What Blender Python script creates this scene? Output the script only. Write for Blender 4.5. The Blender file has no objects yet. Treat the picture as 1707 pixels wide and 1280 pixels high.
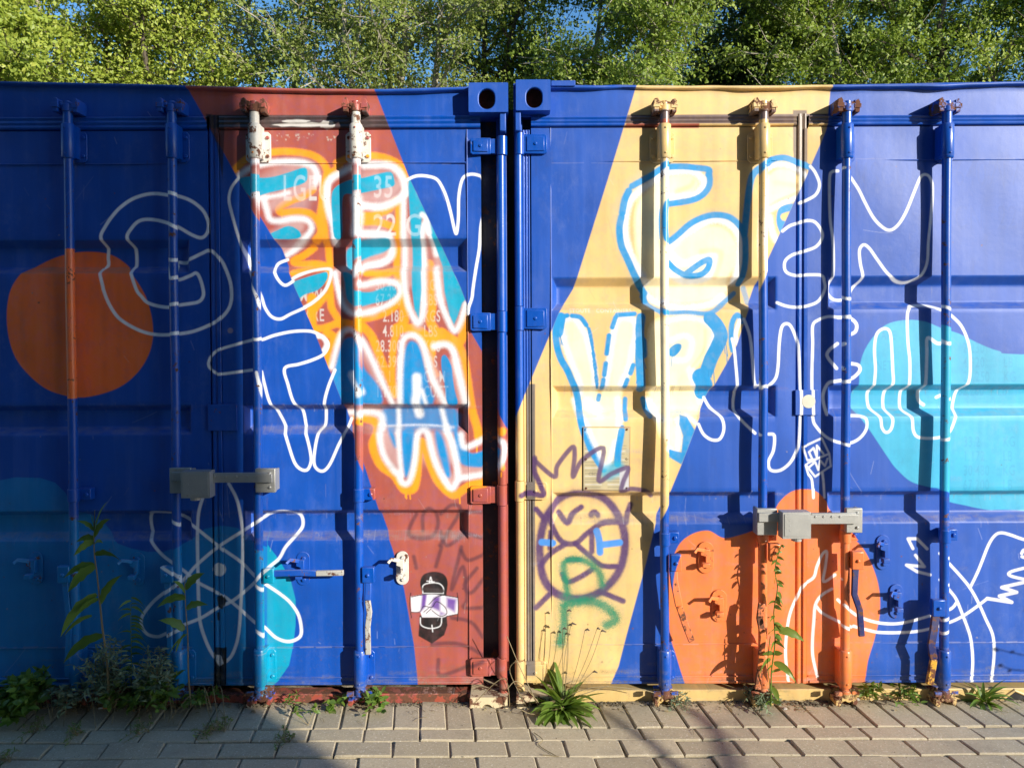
import bpy, math, random
import numpy as np
from mathutils import Vector, Matrix

# ------------------------------------------------------------------ camera
S = bpy.context.scene
COL = S.collection
F, CX, CY = 1185.0, 853.5, 593.0            # focal length and principal point in photo pixels (1707 x 1280)
D, HC = 2.9625, 1.5                         # camera distance to the doors, camera height
PIT, ROL = math.radians(1.0), math.radians(0.25)
_f = Vector((0, math.cos(PIT), -math.sin(PIT)))
_u0 = Vector((0, math.sin(PIT), math.cos(PIT)))
_r0 = Vector((1, 0, 0))
_r = math.cos(ROL) * _r0 - math.sin(ROL) * _u0
_u = math.sin(ROL) * _r0 + math.cos(ROL) * _u0
CAMPOS = Vector((0, -D, HC))
cam_d = bpy.data.cameras.new("camera")
cam = bpy.data.objects.new("camera", cam_d)
COL.objects.link(cam)
m = Matrix((( _r.x, _u.x, -_f.x, CAMPOS.x), (_r.y, _u.y, -_f.y, CAMPOS.y), (_r.z, _u.z, -_f.z, CAMPOS.z), (0, 0, 0, 1)))
cam.matrix_world = m
cam_d.sensor_width = 36.0
cam_d.sensor_fit = 'HORIZONTAL'
cam_d.lens = 36.0 * F / 1707.0
cam_d.shift_y = (CY - 640.0) / 1707.0
cam_d.clip_start = 0.05
cam_d.clip_end = 2000
S.camera = cam

# ------------------------------------------------------------------ light
SUN = Vector((1.1, -1.0, 0.5)).normalized()       # towards the sun
W = bpy.data.worlds.new("World")
S.world = W
W.use_nodes = True
wn = W.node_tree
bg = wn.nodes['Background']
sky = wn.nodes.new('ShaderNodeTexSky')
sky.sky_type = 'NISHITA'
sky.sun_disc = False
sky.sun_elevation = math.asin(SUN.z)
sky.sun_rotation = math.atan2(SUN.x, SUN.y)
sky.air_density = 1.0
sky.dust_density = 0.3
sky.ozone_density = 2.6
hs = wn.nodes.new('ShaderNodeHueSaturation')
hs.inputs['Saturation'].default_value = 1.22
wn.links.new(sky.outputs[0], hs.inputs['Color'])
wn.links.new(hs.outputs[0], bg.inputs[0])
bg.inputs[1].default_value = 0.15
sl = bpy.data.lights.new("sun", 'SUN')
sl.energy = 5.0
sl.angle = math.radians(0.42)
sl.color = (1.0, 0.93, 0.82)
so = bpy.data.objects.new("sun", sl)
COL.objects.link(so)
so.rotation_euler = (-SUN).to_track_quat('-Z', 'Y').to_euler()
so.location = (8, -8, 6)
S.view_settings.view_transform = 'Standard'
S.view_settings.look = 'None'
S.view_settings.exposure = 0.5
S.view_settings.gamma = 1.0
S.render.engine = 'CYCLES'
S.cycles.max_bounces = 6
S.cycles.use_denoising = True

# ------------------------------------------------------------------ helpers
random.seed(7)
RNG = np.random.default_rng(11)

def P(px, py, Y=0.0):
    """world point on the plane y = Y seen at a photo pixel"""
    px, py = float(px), float(py)
    d = F * _f + (px - CX) * _r + (CY - py) * _u
    t = (Y + D) / d.y
    return CAMPOS + d * t

def G(px, py, z=0.0):
    px, py = float(px), float(py)
    d = F * _f + (px - CX) * _r + (CY - py) * _u
    t = (z - HC) / d.z
    return CAMPOS + d * t

def wx(px, py=650, Y=0.0): return P(px, py, Y).x
def wz(py, px=853, Y=0.0): return P(px, py, Y).z

def tag(o, label=None, cat=None, group=None, kind=None):
    if label: o['label'] = label
    if cat: o['category'] = cat
    if group: o['group'] = group
    if kind: o['kind'] = kind
    return o

def empty(name, loc, label=None, cat=None, group=None):
    o = bpy.data.objects.new(name, None)
    COL.objects.link(o)
    o.location = loc
    o.empty_display_size = 0.1
    return tag(o, label, cat, group)

class MB:
    def __init__(s):
        s.v = []; s.f = []
    def add(s, vs, fs):
        n = len(s.v)
        s.v += [tuple(q) for q in vs]
        s.f += [tuple(n + i for i in q) for q in fs]
        return s
    def box(s, x0, x1, y0, y1, z0, z1):
        return s.add([(x0, y0, z0), (x1, y0, z0), (x1, y1, z0), (x0, y1, z0), (x0, y0, z1), (x1, y0, z1), (x1, y1, z1), (x0, y1, z1)],
                     [(0, 3, 2, 1), (4, 5, 6, 7), (0, 1, 5, 4), (1, 2, 6, 5), (2, 3, 7, 6), (3, 0, 4, 7)])
    def tube(s, pts, rs, n=12, cap=True):
        pts = [Vector(p) for p in pts]
        if not hasattr(rs, '__len__'): rs = [rs] * len(pts)
        base = len(s.v); rings = []
        for i, p in enumerate(pts):
            a = pts[max(0, i - 1)]; b = pts[min(len(pts) - 1, i + 1)]
            t = (b - a)
            if t.length < 1e-9: t = Vector((0, 0, 1))
            t.normalize()
            ref = Vector((0, 0, 1)) if abs(t.z) < 0.9 else Vector((0, 1, 0))
            e1 = t.cross(ref).normalized(); e2 = t.cross(e1)
            for k in range(n):
                an = 2 * math.pi * k / n
                q = p + (e1 * math.cos(an) + e2 * math.sin(an)) * rs[i]
                s.v.append(tuple(q))
        for i in range(len(pts) - 1):
            for k in range(n):
                a = base + i * n + k; b = base + i * n + (k + 1) % n
                s.f.append((a, b, b + n, a + n))
        if cap:
            s.f.append(tuple(base + k for k in reversed(range(n))))
            s.f.append(tuple(base + (len(pts) - 1) * n + k for k in range(n)))
        return s
    def prism(s, poly, y0, y1):
        """polygon in x,z extruded from y0 to y1"""
        n = len(poly)
        ar = sum(poly[i][0] * poly[(i + 1) % n][1] - poly[(i + 1) % n][0] * poly[i][1] for i in range(n))
        if ar < 0: poly = poly[::-1]
        vs = [(x, y0, z) for x, z in poly] + [(x, y1, z) for x, z in poly]
        fs = [tuple(range(n)), tuple(reversed(range(n, 2 * n)))]
        for i in range(n):
            j = (i + 1) % n
            fs.append((i, i + n, j + n, j))
        return s.add(vs, fs)
    def bar(s, pts, w, t):
        """flat bar in the xz direction along points (w across in-plane, t in y)"""
        pts = [Vector(p) for p in pts]
        if not hasattr(w, '__len__'): w = [w] * len(pts)
        base = len(s.v)
        for i, p in enumerate(pts):
            a = pts[max(0, i - 1)]; b = pts[min(len(pts) - 1, i + 1)]
            d = (b - a).normalized()
            nrm = d.cross(Vector((0, 1, 0)))
            if nrm.length < 1e-6: nrm = Vector((1, 0, 0))
            nrm.normalize(); yy = nrm.cross(d).normalized()
            for sx, sy in ((-1, -1), (1, -1), (1, 1), (-1, 1)):
                s.v.append(tuple(p + nrm * (sx * w[i] / 2) + yy * (sy * t / 2)))
        for i in range(len(pts) - 1):
            for k in range(4):
                a = base + i * 4 + k; b = base + i * 4 + (k + 1) % 4
                s.f.append((a, b, b + 4, a + 4))
        e = base + (len(pts) - 1) * 4
        s.f.append((base + 3, base + 2, base + 1, base)); s.f.append((e, e + 1, e + 2, e + 3))
        return s
    def build(s, name, mat, parent=None, bevel=0.0, smooth=False, seg=2, mat2=None, from2=None):
        me = bpy.data.meshes.new(name)
        me.from_pydata(s.v, [], s.f)
        me.validate(); me.update()
        o = bpy.data.objects.new(name, me)
        COL.objects.link(o)
        me.materials.append(mat)
        if mat2 is not None:
            me.materials.append(mat2)
            me.polygons.foreach_set('material_index', [0 if i < from2 else 1 for i in range(len(me.polygons))])
        if parent is not None:
            o.parent = parent
            o.matrix_parent_inverse = Matrix.Translation(parent_world(parent)).inverted()
        import bmesh
        bm = bmesh.new(); bm.from_mesh(me)
        bmesh.ops.recalc_face_normals(bm, faces=bm.faces)
        bm.to_mesh(me); bm.free()
        if bevel:
            b = o.modifiers.new("bevel", 'BEVEL')
            b.width = bevel; b.segments = seg; b.limit_method = 'ANGLE'; b.angle_limit = math.radians(35)
            b.harden_normals = False
        me.polygons.foreach_set('use_smooth', [False] * len(me.polygons))
        if smooth or bevel:
            me.polygons.foreach_set('use_smooth', [True] * len(me.polygons))
            try:
                me.set_sharp_from_angle(angle=math.radians(38))
            except Exception: pass
        return o

def parent_world(o):
    p = Vector((0, 0, 0))
    while o is not None:
        p = p + (o.matrix_parent_inverse.translation if o.parent else Vector((0, 0, 0))) + Vector(o.location)
        o = o.parent
    return p

def np_mesh(name, verts, quads, mat, parent=None, smooth=False, tri=False):
    me = bpy.data.meshes.new(name)
    verts = np.asarray(verts, dtype=np.float32); quads = np.asarray(quads, dtype=np.int32)
    k = quads.shape[1]
    me.vertices.add(len(verts)); me.vertices.foreach_set('co', verts.ravel())
    me.loops.add(quads.size); me.loops.foreach_set('vertex_index', quads.ravel())
    me.polygons.add(len(quads))
    me.polygons.foreach_set('loop_start', np.arange(0, quads.size, k, dtype=np.int32))
    me.polygons.foreach_set('loop_total', np.full(len(quads), k, dtype=np.int32))
    me.update(calc_edges=True)
    me.polygons.foreach_set('use_smooth', np.full(len(quads), bool(smooth)))
    me.materials.append(mat)
    o = bpy.data.objects.new(name, me)
    COL.objects.link(o)
    if parent is not None:
        o.parent = parent
        o.matrix_parent_inverse = Matrix.Translation(parent_world(parent)).inverted()
    return o
# ------------------------------------------------------------------ the mural: paint on the steel, worked out in wall coordinates (x, z)
TS = 450.0                                   # texels per metre
TX0, TZ0, TW, TH = -2.95, -0.05, 5.9, 2.8
NW, NH = int(TW * TS), int(TH * TS)
def lin(r, g, b):
    return np.array([((c / 255) / 12.92 if c / 255 <= 0.04045 else ((c / 255 + 0.055) / 1.055) ** 2.4) for c in (r, g, b)], dtype=np.float32)
BLUE = lin(0, 75, 172)
LW = lin(246, 248, 250)
RED = lin(168, 84, 70)
YEL = lin(222, 188, 122)
ORA = lin(226, 122, 58)
ORAD = lin(190, 84, 30)
CYA = lin(0, 162, 196)
CYR = lin(50, 168, 206)
TEAL = lin(0, 122, 190)
SKYB = lin(0, 136, 202)
WHITE = lin(228, 230, 234)
PALE = lin(252, 238, 196)
SKYR = lin(0, 140, 206)
SPO = lin(250, 158, 24)
PUR = lin(80, 52, 100)
GRN = lin(0, 124, 92)
IMG = np.empty((NH, NW, 3), dtype=np.float32)
IMG[:] = BLUE
_sp = RNG.random((NH, NW)).astype(np.float32)

def lownoise(cells_x, cells_y, seed):
    g = np.random.default_rng(seed).random((cells_y + 2, cells_x + 2)).astype(np.float32)
    yy = np.linspace(0, cells_y, NH); xx = np.linspace(0, cells_x, NW)
    y0 = np.minimum(yy.astype(int), cells_y); x0 = np.minimum(xx.astype(int), cells_x)
    fy = (yy - y0)[:, None].astype(np.float32); fx = (xx - x0)[None, :].astype(np.float32)
    fy = fy * fy * (3 - 2 * fy); fx = fx * fx * (3 - 2 * fx)
    a = g[y0][:, x0]; b = g[y0][:, x0 + 1]; c = g[y0 + 1][:, x0]; d = g[y0 + 1][:, x0 + 1]
    return (a * (1 - fx) + b * fx) * (1 - fy) + (c * (1 - fx) + d * fx) * fy
_cov = .88 + .12 * np.clip(1.6 * (.5 * lownoise(180, 90, 1) + .5 * lownoise(500, 240, 2)), 0, 1)      # thin and thick passes of the brush
_roll = .5 * lownoise(260, 12, 3) + .5 * lownoise(90, 50, 4)
def tp(px, py):
    q = P(px, py, 0.0)
    return ((q.x - TX0) * TS, (q.z - TZ0) * TS)
def cr(ox, oy, pts, sc=3.658):
    return [(ox + x / sc, oy + y / sc) for x, y in pts]
OX = {'A1': (0, 130), 'A2': (430, 130), 'A3': (850, 130), 'A4': (1277, 130), 'B1': (0, 480), 'B2': (430, 480), 'B3': (850, 480), 'B4': (1277, 480),
      'C1': (0, 780), 'C2': (430, 780), 'C3': (850, 780), 'C4': (1277, 780)}
SCL = {'D1': 4.064, 'D2': 4.128}
OX['D1'] = (400, 250); OX['D2'] = (530, 530)
def K(key, *pts):
    return cr(OX[key][0], OX[key][1], pts, SCL.get(key, 3.658))
def spline(pts, n=5, closed=False):
    p = [np.array(q, float) for q in pts]
    N = len(p)
    if N < 3: return pts
    out = []
    rng = range(N if closed else N - 1)
    for i in rng:
        if closed: a, b, c, d = p[(i - 1) % N], p[i], p[(i + 1) % N], p[(i + 2) % N]
        else: a, b, c, d = p[max(i - 1, 0)], p[i], p[i + 1], p[min(i + 2, N - 1)]
        for k in range(n):
            t = k / n
            out.append(tuple(0.5 * ((2 * b) + (-a + c) * t + (2 * a - 5 * b + 4 * c - d) * t * t + (-a + 3 * b - 3 * c + d) * t ** 3)))
    if not closed: out.append(tuple(p[-1]))
    return out
def bbox(T, pad):
    xs = [t[0] for t in T]; ys = [t[1] for t in T]
    x0 = max(0, int(min(xs) - pad)); x1 = min(NW, int(max(xs) + pad) + 2)
    y0 = max(0, int(min(ys) - pad)); y1 = min(NH, int(max(ys) + pad) + 2)
    return x0, x1, y0, y1
def blend(x0, x1, y0, y1, al, col, mask=None, spray=0.0):
    if x1 <= x0 or y1 <= y0: return
    if spray:
        al = np.clip(al + (_sp[y0:y1, x0:x1] - 0.5) * spray * 4 * al * (1 - al), 0, 1)
    al = al * _cov[y0:y1, x0:x1]
    if mask is not None: al = al * mask[y0:y1, x0:x1]
    IMG[y0:y1, x0:x1] = IMG[y0:y1, x0:x1] * (1 - al[..., None]) + np.asarray(col, np.float32) * al[..., None]
def segdist(dist, x0, y0, T, rad):
    for i in range(len(T) - 1):
        (ax, ay), (bx, by) = T[i], T[i + 1]
        u0 = max(int(min(ax, bx) - rad) - x0, 0); u1 = min(int(max(ax, bx) + rad) + 2 - x0, dist.shape[1])
        v0 = max(int(min(ay, by) - rad) - y0, 0); v1 = min(int(max(ay, by) + rad) + 2 - y0, dist.shape[0])
        if u1 <= u0 or v1 <= v0: continue
        X, Y = np.meshgrid(np.arange(u0, u1) + x0 + 0.5, np.arange(v0, v1) + y0 + 0.5)
        dx, dy = bx - ax, by - ay
        L = dx * dx + dy * dy + 1e-9
        t = np.clip(((X - ax) * dx + (Y - ay) * dy) / L, 0, 1)
        dd = np.hypot(X - ax - t * dx, Y - ay - t * dy)
        dist[v0:v1, u0:u1] = np.minimum(dist[v0:v1, u0:u1], dd)
def stroke(pts, w, col, soft=0.6, mask=None, alpha=1.0, smooth=True, closed=False, spray=0.0):
    """w and soft in photo pixels"""
    k = TS / 400.0
    if smooth: pts = spline(pts, 5, closed)
    if closed: pts = list(pts) + [pts[0]]
    T = [tp(*q) for q in pts]
    w2 = w * k / 2; s2 = max(soft * k, 0.5)
    rad = w2 + s2 + 2
    x0, x1, y0, y1 = bbox(T, rad)
    if x1 <= x0 or y1 <= y0: return
    dist = np.full((y1 - y0, x1 - x0), 1e4, dtype=np.float32)
    segdist(dist, x0, y0, T, rad)
    t = np.clip((w2 + s2 - dist) / (2 * s2), 0, 1)
    al = t * t * (3 - 2 * t) * alpha
    blend(x0, x1, y0, y1, al.astype(np.float32), col, mask, spray)
def poly_alpha(pts, soft=0.5, smooth=False):
    k = TS / 400.0
    if smooth: pts = spline(pts, 6, True)
    T = [tp(*q) for q in pts]
    s2 = max(soft * k, 0.5)
    x0, x1, y0, y1 = bbox(T, s2 + 2)
    X, Y = np.meshgrid(np.arange(x0, x1) + 0.5, np.arange(y0, y1) + 0.5)
    ins = np.zeros(X.shape, bool)
    n = len(T)
    for i in range(n):
        (ax, ay), (bx, by) = T[i], T[(i + 1) % n]
        if ay == by: continue
        c = ((ay > Y) != (by > Y)) & (X < (bx - ax) * (Y - ay) / (by - ay) + ax)
        ins ^= c
    dist = np.full(X.shape, 1e3, dtype=np.float32)
    segdist(dist, x0, y0, T + [T[0]], s2 + 2)
    sd = np.where(ins, dist, -dist)
    return x0, x1, y0, y1, np.clip(sd / (2 * s2) + 0.5, 0, 1).astype(np.float32)
def fill(pts, col, soft=0.5, smooth=False, mask=None, alpha=1.0, spray=0.0):
    x0, x1, y0, y1, al = poly_alpha(pts, soft, smooth)
    blend(x0, x1, y0, y1, al * alpha, col, mask, spray)
def full_mask(pts, smooth=False):
    M = np.zeros((NH, NW), np.float32)
    x0, x1, y0, y1, al = poly_alpha(pts, 0.5, smooth)
    M[y0:y1, x0:x1] = al
    return M
def text(s, px, py, hpx, col, alpha=1.0, narrow=0.62, mask=None, bold=0.0):
    cu = bpy.data.curves.new("t", 'FONT'); cu.body = s; cu.size = 1.0; cu.offset = bold + .012; cu.space_character = 1.12
    ob = bpy.data.objects.new("t", cu); COL.objects.link(ob)
    bpy.context.view_layer.update()
    dg = bpy.context.evaluated_depsgraph_get()
    me = ob.evaluated_get(dg).to_mesh()
    me.calc_loop_triangles()
    V = [(v.co.x, v.co.y) for v in me.vertices]
    k = hpx / 0.70
    for t in me.loop_triangles:
        T = [tp(px + V[i][0] * k * narrow, py - V[i][1] * k) for i in t.vertices]
        x0, x1, y0, y1 = bbox(T, 1)
        if x1 <= x0 or y1 <= y0: continue
        acc = np.zeros((y1 - y0, x1 - x0), np.float32)
        for ox, oy in ((.25, .25), (.75, .25), (.25, .75), (.75, .75)):
            X, Y = np.meshgrid(np.arange(x0, x1) + ox, np.arange(y0, y1) + oy)
            sg = []
            for i in range(3):
                (ax, ay), (bx, by) = T[i], T[(i + 1) % 3]
                sg.append((bx - ax) * (Y - ay) - (by - ay) * (X - ax))
            acc += ((sg[0] >= 0) & (sg[1] >= 0) & (sg[2] >= 0)) | ((sg[0] <= 0) & (sg[1] <= 0) & (sg[2] <= 0))
        blend(x0, x1, y0, y1, acc / 4 * alpha, col, mask)
    ob.evaluated_get(dg).to_mesh_clear()
    bpy.data.objects.remove(ob); bpy.data.curves.remove(cu)

# --- flat fields
redband = [(310, 120), (312, 146), (339, 193), (396, 297), (430, 356), (466, 414), (492, 480), (524, 551), (547, 611), (573, 677), (594, 742), (609, 780), (632, 851),
           (654, 914), (673, 980), (690, 1075), (698, 1150), (698, 1220), (857, 1220), (857, 735), (831, 688), (803, 585), (785, 554), (780, 512), (768, 480), (681, 294), (624, 149), (612, 120)]
fill(redband, RED)
MRED = full_mask(redband)
yelband = [(1068, 120), (1060, 146), (1025, 261), (957, 480), (932, 521), (855, 705), (855, 1220), (1014, 1220), (1016, 1144), (1031, 1110), (1044, 1060), (1077, 938), (1096, 862), (1115, 826),
           (1137, 772), (1177, 666), (1227, 576), (1260, 480), (1280, 432), (1351, 278), (1378, 215), (1385, 146), (1388, 120)]
fill(yelband, YEL)
MYEL = full_mask(yelband)
fill([(12, 540), (17, 490), (36, 457), (62, 438), (95, 424), (130, 418), (170, 421), (200, 437), (226, 466), (245, 500), (255, 545), (250, 585), (230, 620), (200, 645), (160, 659), (125, 662), (80, 650), (45, 622), (22, 588)], lin(255, 118, 50), smooth=True)
teal = K('C1', (-600, 110), (0, 75), (100, 55), (250, 60), (340, 90), (400, 150), (440, 240), (500, 280), (600, 340), (650, 400), (720, 460), (800, 490), (900, 510), (1000, 510), (1080, 480), (1150, 445), (1200, 410), (1250, 370), (1350, 350), (1450, 365)) \
    + K('C2', (-20, 455), (60, 480), (110, 530), (150, 590), (200, 680), (230, 800), (230, 950), (215, 1080), (190, 1200), (120, 1300)) + [(430, 1148), (300, 1150), (-160, 1152)]
fill(teal, TEAL)
fill(K('C2', (60, 466), (110, 530), (150, 590), (200, 680), (230, 800), (230, 950), (215, 1080), (190, 1200), (120, 1300)) + [(446, 1148), (446, 885)], CYA * 0.9)  # sunlit end of the same teal field, its light put into a paler cyan
orab = [(1115, 965), (1128, 915), (1150, 892), (1180, 884), (1205, 896), (1230, 892), (1262, 880), (1285, 860), (1300, 836), (1320, 819), (1345, 815), (1368, 824), (1392, 856), (1420, 892), (1441, 917), (1457, 950),
        (1466, 985), (1466, 1026), (1457, 1064), (1446, 1100), (1436, 1150), (1400, 1160), (1145, 1160), (1143, 1145), (1128, 1095), (1116, 1050)]
fill(orab, ORA, smooth=True)
cyr = K('B4', (740, 1030), (640, 880), (545, 745), (530, 680), (565, 590), (570, 480), (600, 380), (660, 290), (740, 220), (860, 195), (970, 205), (1060, 240), (1180, 280), (1300, 340), (1420, 385), (1560, 405), (2600, 420)) \
    + K('C4', (2600, 300), (1560, 268), (1400, 268), (1250, 240), (1120, 205), (1060, 130), (990, 115), (880, 80), (790, 0))
fill(cyr, CYR, smooth=True)
# sills keep their own old paint
fill([(-200, 1155), (856, 1152), (856, 1230), (-200, 1230)], lin(158, 74, 54))
fill([(857, 1146), (2100, 1141), (2100, 1230), (857, 1230)], lin(206, 176, 112))
# gasket rubber showing where the light colours end
gk = lin(74, 62, 62)
fill([(345, 192), (790, 193), (790, 215), (345, 214)], gk, mask=MRED)
fill([(343, 190), (375, 194), (371, 300), (362, 240), (345, 205)], lin(34, 28, 34), mask=None, alpha=.8)
fill([(880, 193), (1400, 190), (1400, 207), (880, 207)], lin(104, 88, 88), mask=MYEL)
fill([(1044, 207), (1165, 207), (1165, 214), (1040, 214)], lin(160, 84, 66), mask=MYEL)
fill([(1322, 184), (1345, 184), (1345, 260), (1342, 330), (1330, 330), (1322, 250)], lin(124, 106, 92), mask=MYEL)
fill([(877, 640), (892, 640), (892, 1122), (877, 1122)], lin(112, 104, 100), mask=MYEL)
for a in [(452, 205, 555, 214), (470, 200, 520, 207), (530, 202, 560, 216)]:   # flaked white paint on the upper seal
    pts = []
    for k in range(16):
        an = 2 * math.pi * k / 16
        pts.append(((a[0] + a[2]) / 2 + (a[2] - a[0]) / 2 * math.cos(an) * random.uniform(.8, 1.05), (a[1] + a[3]) / 2 + (a[3] - a[1]) / 2 * math.sin(an) * random.uniform(.5, 1.2)))
    fill(pts, lin(200, 196, 190))
for k in range(26):
    x = random.uniform(458, 560); y = 225 + random.uniform(-3, 10)
    fill([(x, y), (x + random.uniform(1, 5), y), (x + 2, y + random.uniform(1, 4))], lin(190, 170, 160))

# --- stencilled data on the red band, half buried by later paint
WT = lin(206, 200, 196)
text("LGEU", 471, 334, 42, WT, .8, .52, MRED); text("35 0114 0", 622, 329, 36, WT, .9, .62, MRED)
text("22 G1", 622, 393, 36, WT, .8, .72, MRED)
for i, (a, b) in enumerate((("30.480", "KGS"), ("67.200", "LBS"), ("2.180", "KGS"), ("4.810", "LBS"), ("28.300", "KGS"), ("62.390", "LBS"), ("33.1", "CU.M"), ("1.170", "CU.FT"))):
    y = [484, 509, 536, 561, 586, 612, 637, 662][i]
    text(a, 626 + (12 if i in (2, 3) else 0), y, 19, WT, .9, .52, MRED); text(b, 706, y, 19, WT, .9, .52, MRED)
text("M.W.", 500, 502, 20, WT, .9, .6, MRED); text("TARE", 497, 535, 20, WT, .9, .6, MRED)
for s_, x, y in (("LGEU 350114", 640, 329), ("22 G1", 640, 393)):
    text(s_, x, y, 36, BLUE * 1.25 + .004, .25, .8, 1 - MRED)

# --- left lettering, sprayed, only on the red band
o = 12
def so_(k, *p, w=o, soft=2.6): stroke(K(k, *p), w, SPO, soft, MRED, .97, spray=.5)
def sw_(k, *p, w=9, soft=4.8, a=.95): stroke(K(k, *p), w * .62, WHITE, soft, MRED, a, spray=.9)
hz = lin(150, 110, 110)
for k, p in (('A2', [(60, 640), (300, 560), (200, 900)]), ('A2', [(640, 620), (800, 650), (700, 960)]), ('B2', [(700, 760), (800, 900), (1000, 1000), (1200, 1000)])):
    stroke(K(k, *p), 34, WHITE, 14, MRED, .25)
so_('A1', (1430, 560), (1500, 500), (1580, 470))
so_('A2', (-30, 475), (80, 455), (200, 450), (310, 465), (380, 500), (420, 560), (410, 640), (395, 750), (380, 850), (390, 950), (360, 990))
so_('A2', (500, 540), (430, 600), (398, 680), (396, 800), (410, 950), (425, 1100), (440, 1280))
so_('A2', (480, 520), (560, 490), (640, 475), (740, 480), (830, 510), (890, 560), (905, 620))
so_('A2', (335, 680), (280, 720), (200, 750), (130, 790), (145, 820), (250, 815), (320, 830), (370, 880), (385, 940), (350, 990))
so_('A2', (330, 1030), (260, 1080), (200, 1110), (250, 1130), (350, 1130), (420, 1150), (300, 1165), (215, 1190))
so_('A2', (650, 840), (720, 835), (800, 800), (850, 750), (860, 900), (850, 1000), (840, 1130), (860, 1250))
so_('A2', (650, 880), (740, 880), (830, 910)); so_('A2', (660, 1190), (760, 1190), (820, 1180), (700, 1240))
so_('A2', (1040, 1130), (1050, 1200), (1050, 1290), w=15)
so_('B2', (440, 0), (450, 120), (490, 200), (420, 240), (350, 250)); so_('B2', (345, 130), (410, 50)); so_('B2', (330, 60), (330, 250), w=16)
so_('B2', (620, 195), (760, 160), (850, 100), (880, 20)); so_('B2', (890, 60), (890, 200), (850, 250), w=17)
so_('B2', (840, 250), (960, 250), (1040, 300), (1090, 280), (1050, 200), (1060, 120), (1050, 0), w=15)
so_('B2', (560, 225), (640, 240), (690, 290), (720, 360), (750, 440), (780, 520), (820, 600), (830, 640), w=14)
so_('B2', (860, 250), (830, 330), (820, 430), (815, 560), (835, 650)); so_('B2', (960, 250), (1010, 300), (1060, 380), (1050, 460), (1080, 530))
so_('B2', (1050, 330), (1150, 310), (1220, 350), (1255, 430), (1275, 550), (1290, 650), (1310, 760), (1340, 860), (1350, 910), (1420, 880), (1490, 870), w=14)
so_('B2', (1120, 270), (1220, 330), (1250, 280), (1265, 180), w=15)
so_('B2', (590, 790), (640, 800), (700, 820), (725, 880), (700, 950), (720, 1030), (760, 1090), (830, 1140), (870, 1200), (900, 1230), (950, 1220), (970, 1140), (975, 1040), (990, 950), (1010, 950), (1040, 1040), (1070, 1120), (1110, 1190), (1190, 1260), (1250, 1230), (1300, 1200), (1380, 1185), w=14)
so_('B2', (420, 270), (465, 310), (430, 380), (420, 470), w=14); so_('B2', (1480, 1060), (1490, 1090), w=10)
so_('B2', (530, 250), (470, 320)); so_('B2', (640, 240), (500, 215), w=16)
for k, p in (('B2', [(900, 1240), (900, 1275)]), ('B2', [(925, 1230), (930, 1285)]), ('B2', [(1335, 900), (1335, 1010)]), ('C2', [(1230, 170), (1232, 215)]), ('C2', [(1485, 20), (1483, 45)]), ('A2', [(145, 820), (147, 850)]), ('C2', [(905, 150), (907, 185)])):
    stroke(K(k, *p), 2.2, SPO, .6, MRED)
def cf(k, *p, col=CYA, a=1.0): fill(spline(K(k, *p), 4, True), col, 1.6, mask=MRED, alpha=a, spray=.5)
def cs(k, *p, w=14, col=CYA): stroke(K(k, *p), w, col, 1.8, MRED, spray=.5)
def wsh(k, *p, w=18): stroke(K(k, *p), w, lin(196, 158, 156), 7, MRED, .8)
def sww(k, *p, w=10, soft=4.6, a=1.0): stroke(K(k, *p), w * .86, WHITE, soft, MRED, a, spray=.35)
def cfc(k, *p, col=CYA, soft=.9, a=1.0): fill(spline(K(k, *p), 3, True), col, soft, mask=MRED, alpha=a, spray=.2)
wsh('D1', (450, 150), (480, 230), (300, 320), (200, 380), (160, 300)); wsh('D1', (430, 600), (300, 660), (200, 600), (400, 520))
wsh('D1', (840, 320), (980, 310), (1060, 240)); wsh('D1', (700, 820), (740, 900), (720, 1050), (900, 1090)); wsh('D1', (1230, 560), (1240, 900), (1210, 1180)); wsh('D1', (1320, 620), (1350, 800), (1360, 1000))
wsh('D1', (1140, 560), (1140, 900)); wsh('D1', (840, 740), (980, 680)); wsh('D1', (840, 920), (1040, 900))
wsh('D2', (310, 200), (380, 340), (430, 450)); wsh('D2', (740, 260), (800, 400), (850, 560)); wsh('D2', (940, 300), (980, 480), (1000, 590)); wsh('D2', (450, 800), (500, 930), (560, 1040), w=22); wsh('D2', (780, 820), (860, 1050), (930, 1120)); wsh('D2', (870, 800), (930, 960)); wsh('D2', (990, 1050), (1200, 1040))
sww('D1', (-20, 190), (60, 128), (150, 100), (260, 82), (400, 84), (490, 112), (522, 170), (510, 225), w=11)
sww('D1', (110, 330), (250, 310), (330, 290), w=7, soft=5); sww('D1', (160, 330), (185, 420), (205, 470), (260, 482), (380, 465), (460, 480), (487, 530), (450, 590), (380, 650), (300, 705), w=11)
sww('D1', (840, 105), (930, 100), (1020, 108), (1075, 150), (1112, 215), (1118, 290), (1060, 345), (960, 385), (840, 378), w=14)
sww('D1', (790, 95), (700, 145), (625, 190), (592, 240), (590, 330), (608, 430), (635, 520), (645, 625), w=13)
sww('D1', (790, 330), (800, 440), (790, 560), w=20, soft=6)
sww('D1', (790, 570), (930, 572), (1000, 585), (1022, 640), (1012, 715), (950, 760), (840, 790), (790, 850), w=14)
sww('D1', (645, 830), (665, 930), (700, 1050), (770, 1112), (860, 1102), (960, 1070), (1045, 1022), (1085, 960), (1060, 905), (960, 890), (840, 915), w=10)
sww('D1', (1108, 300), (1108, 450), (1108, 600), (1108, 800), (1120, 950), (1150, 1080), (1205, 1170), (1242, 1080), (1242, 960), (1240, 800), (1232, 650), (1240, 520), (1268, 485), w=11)
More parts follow.
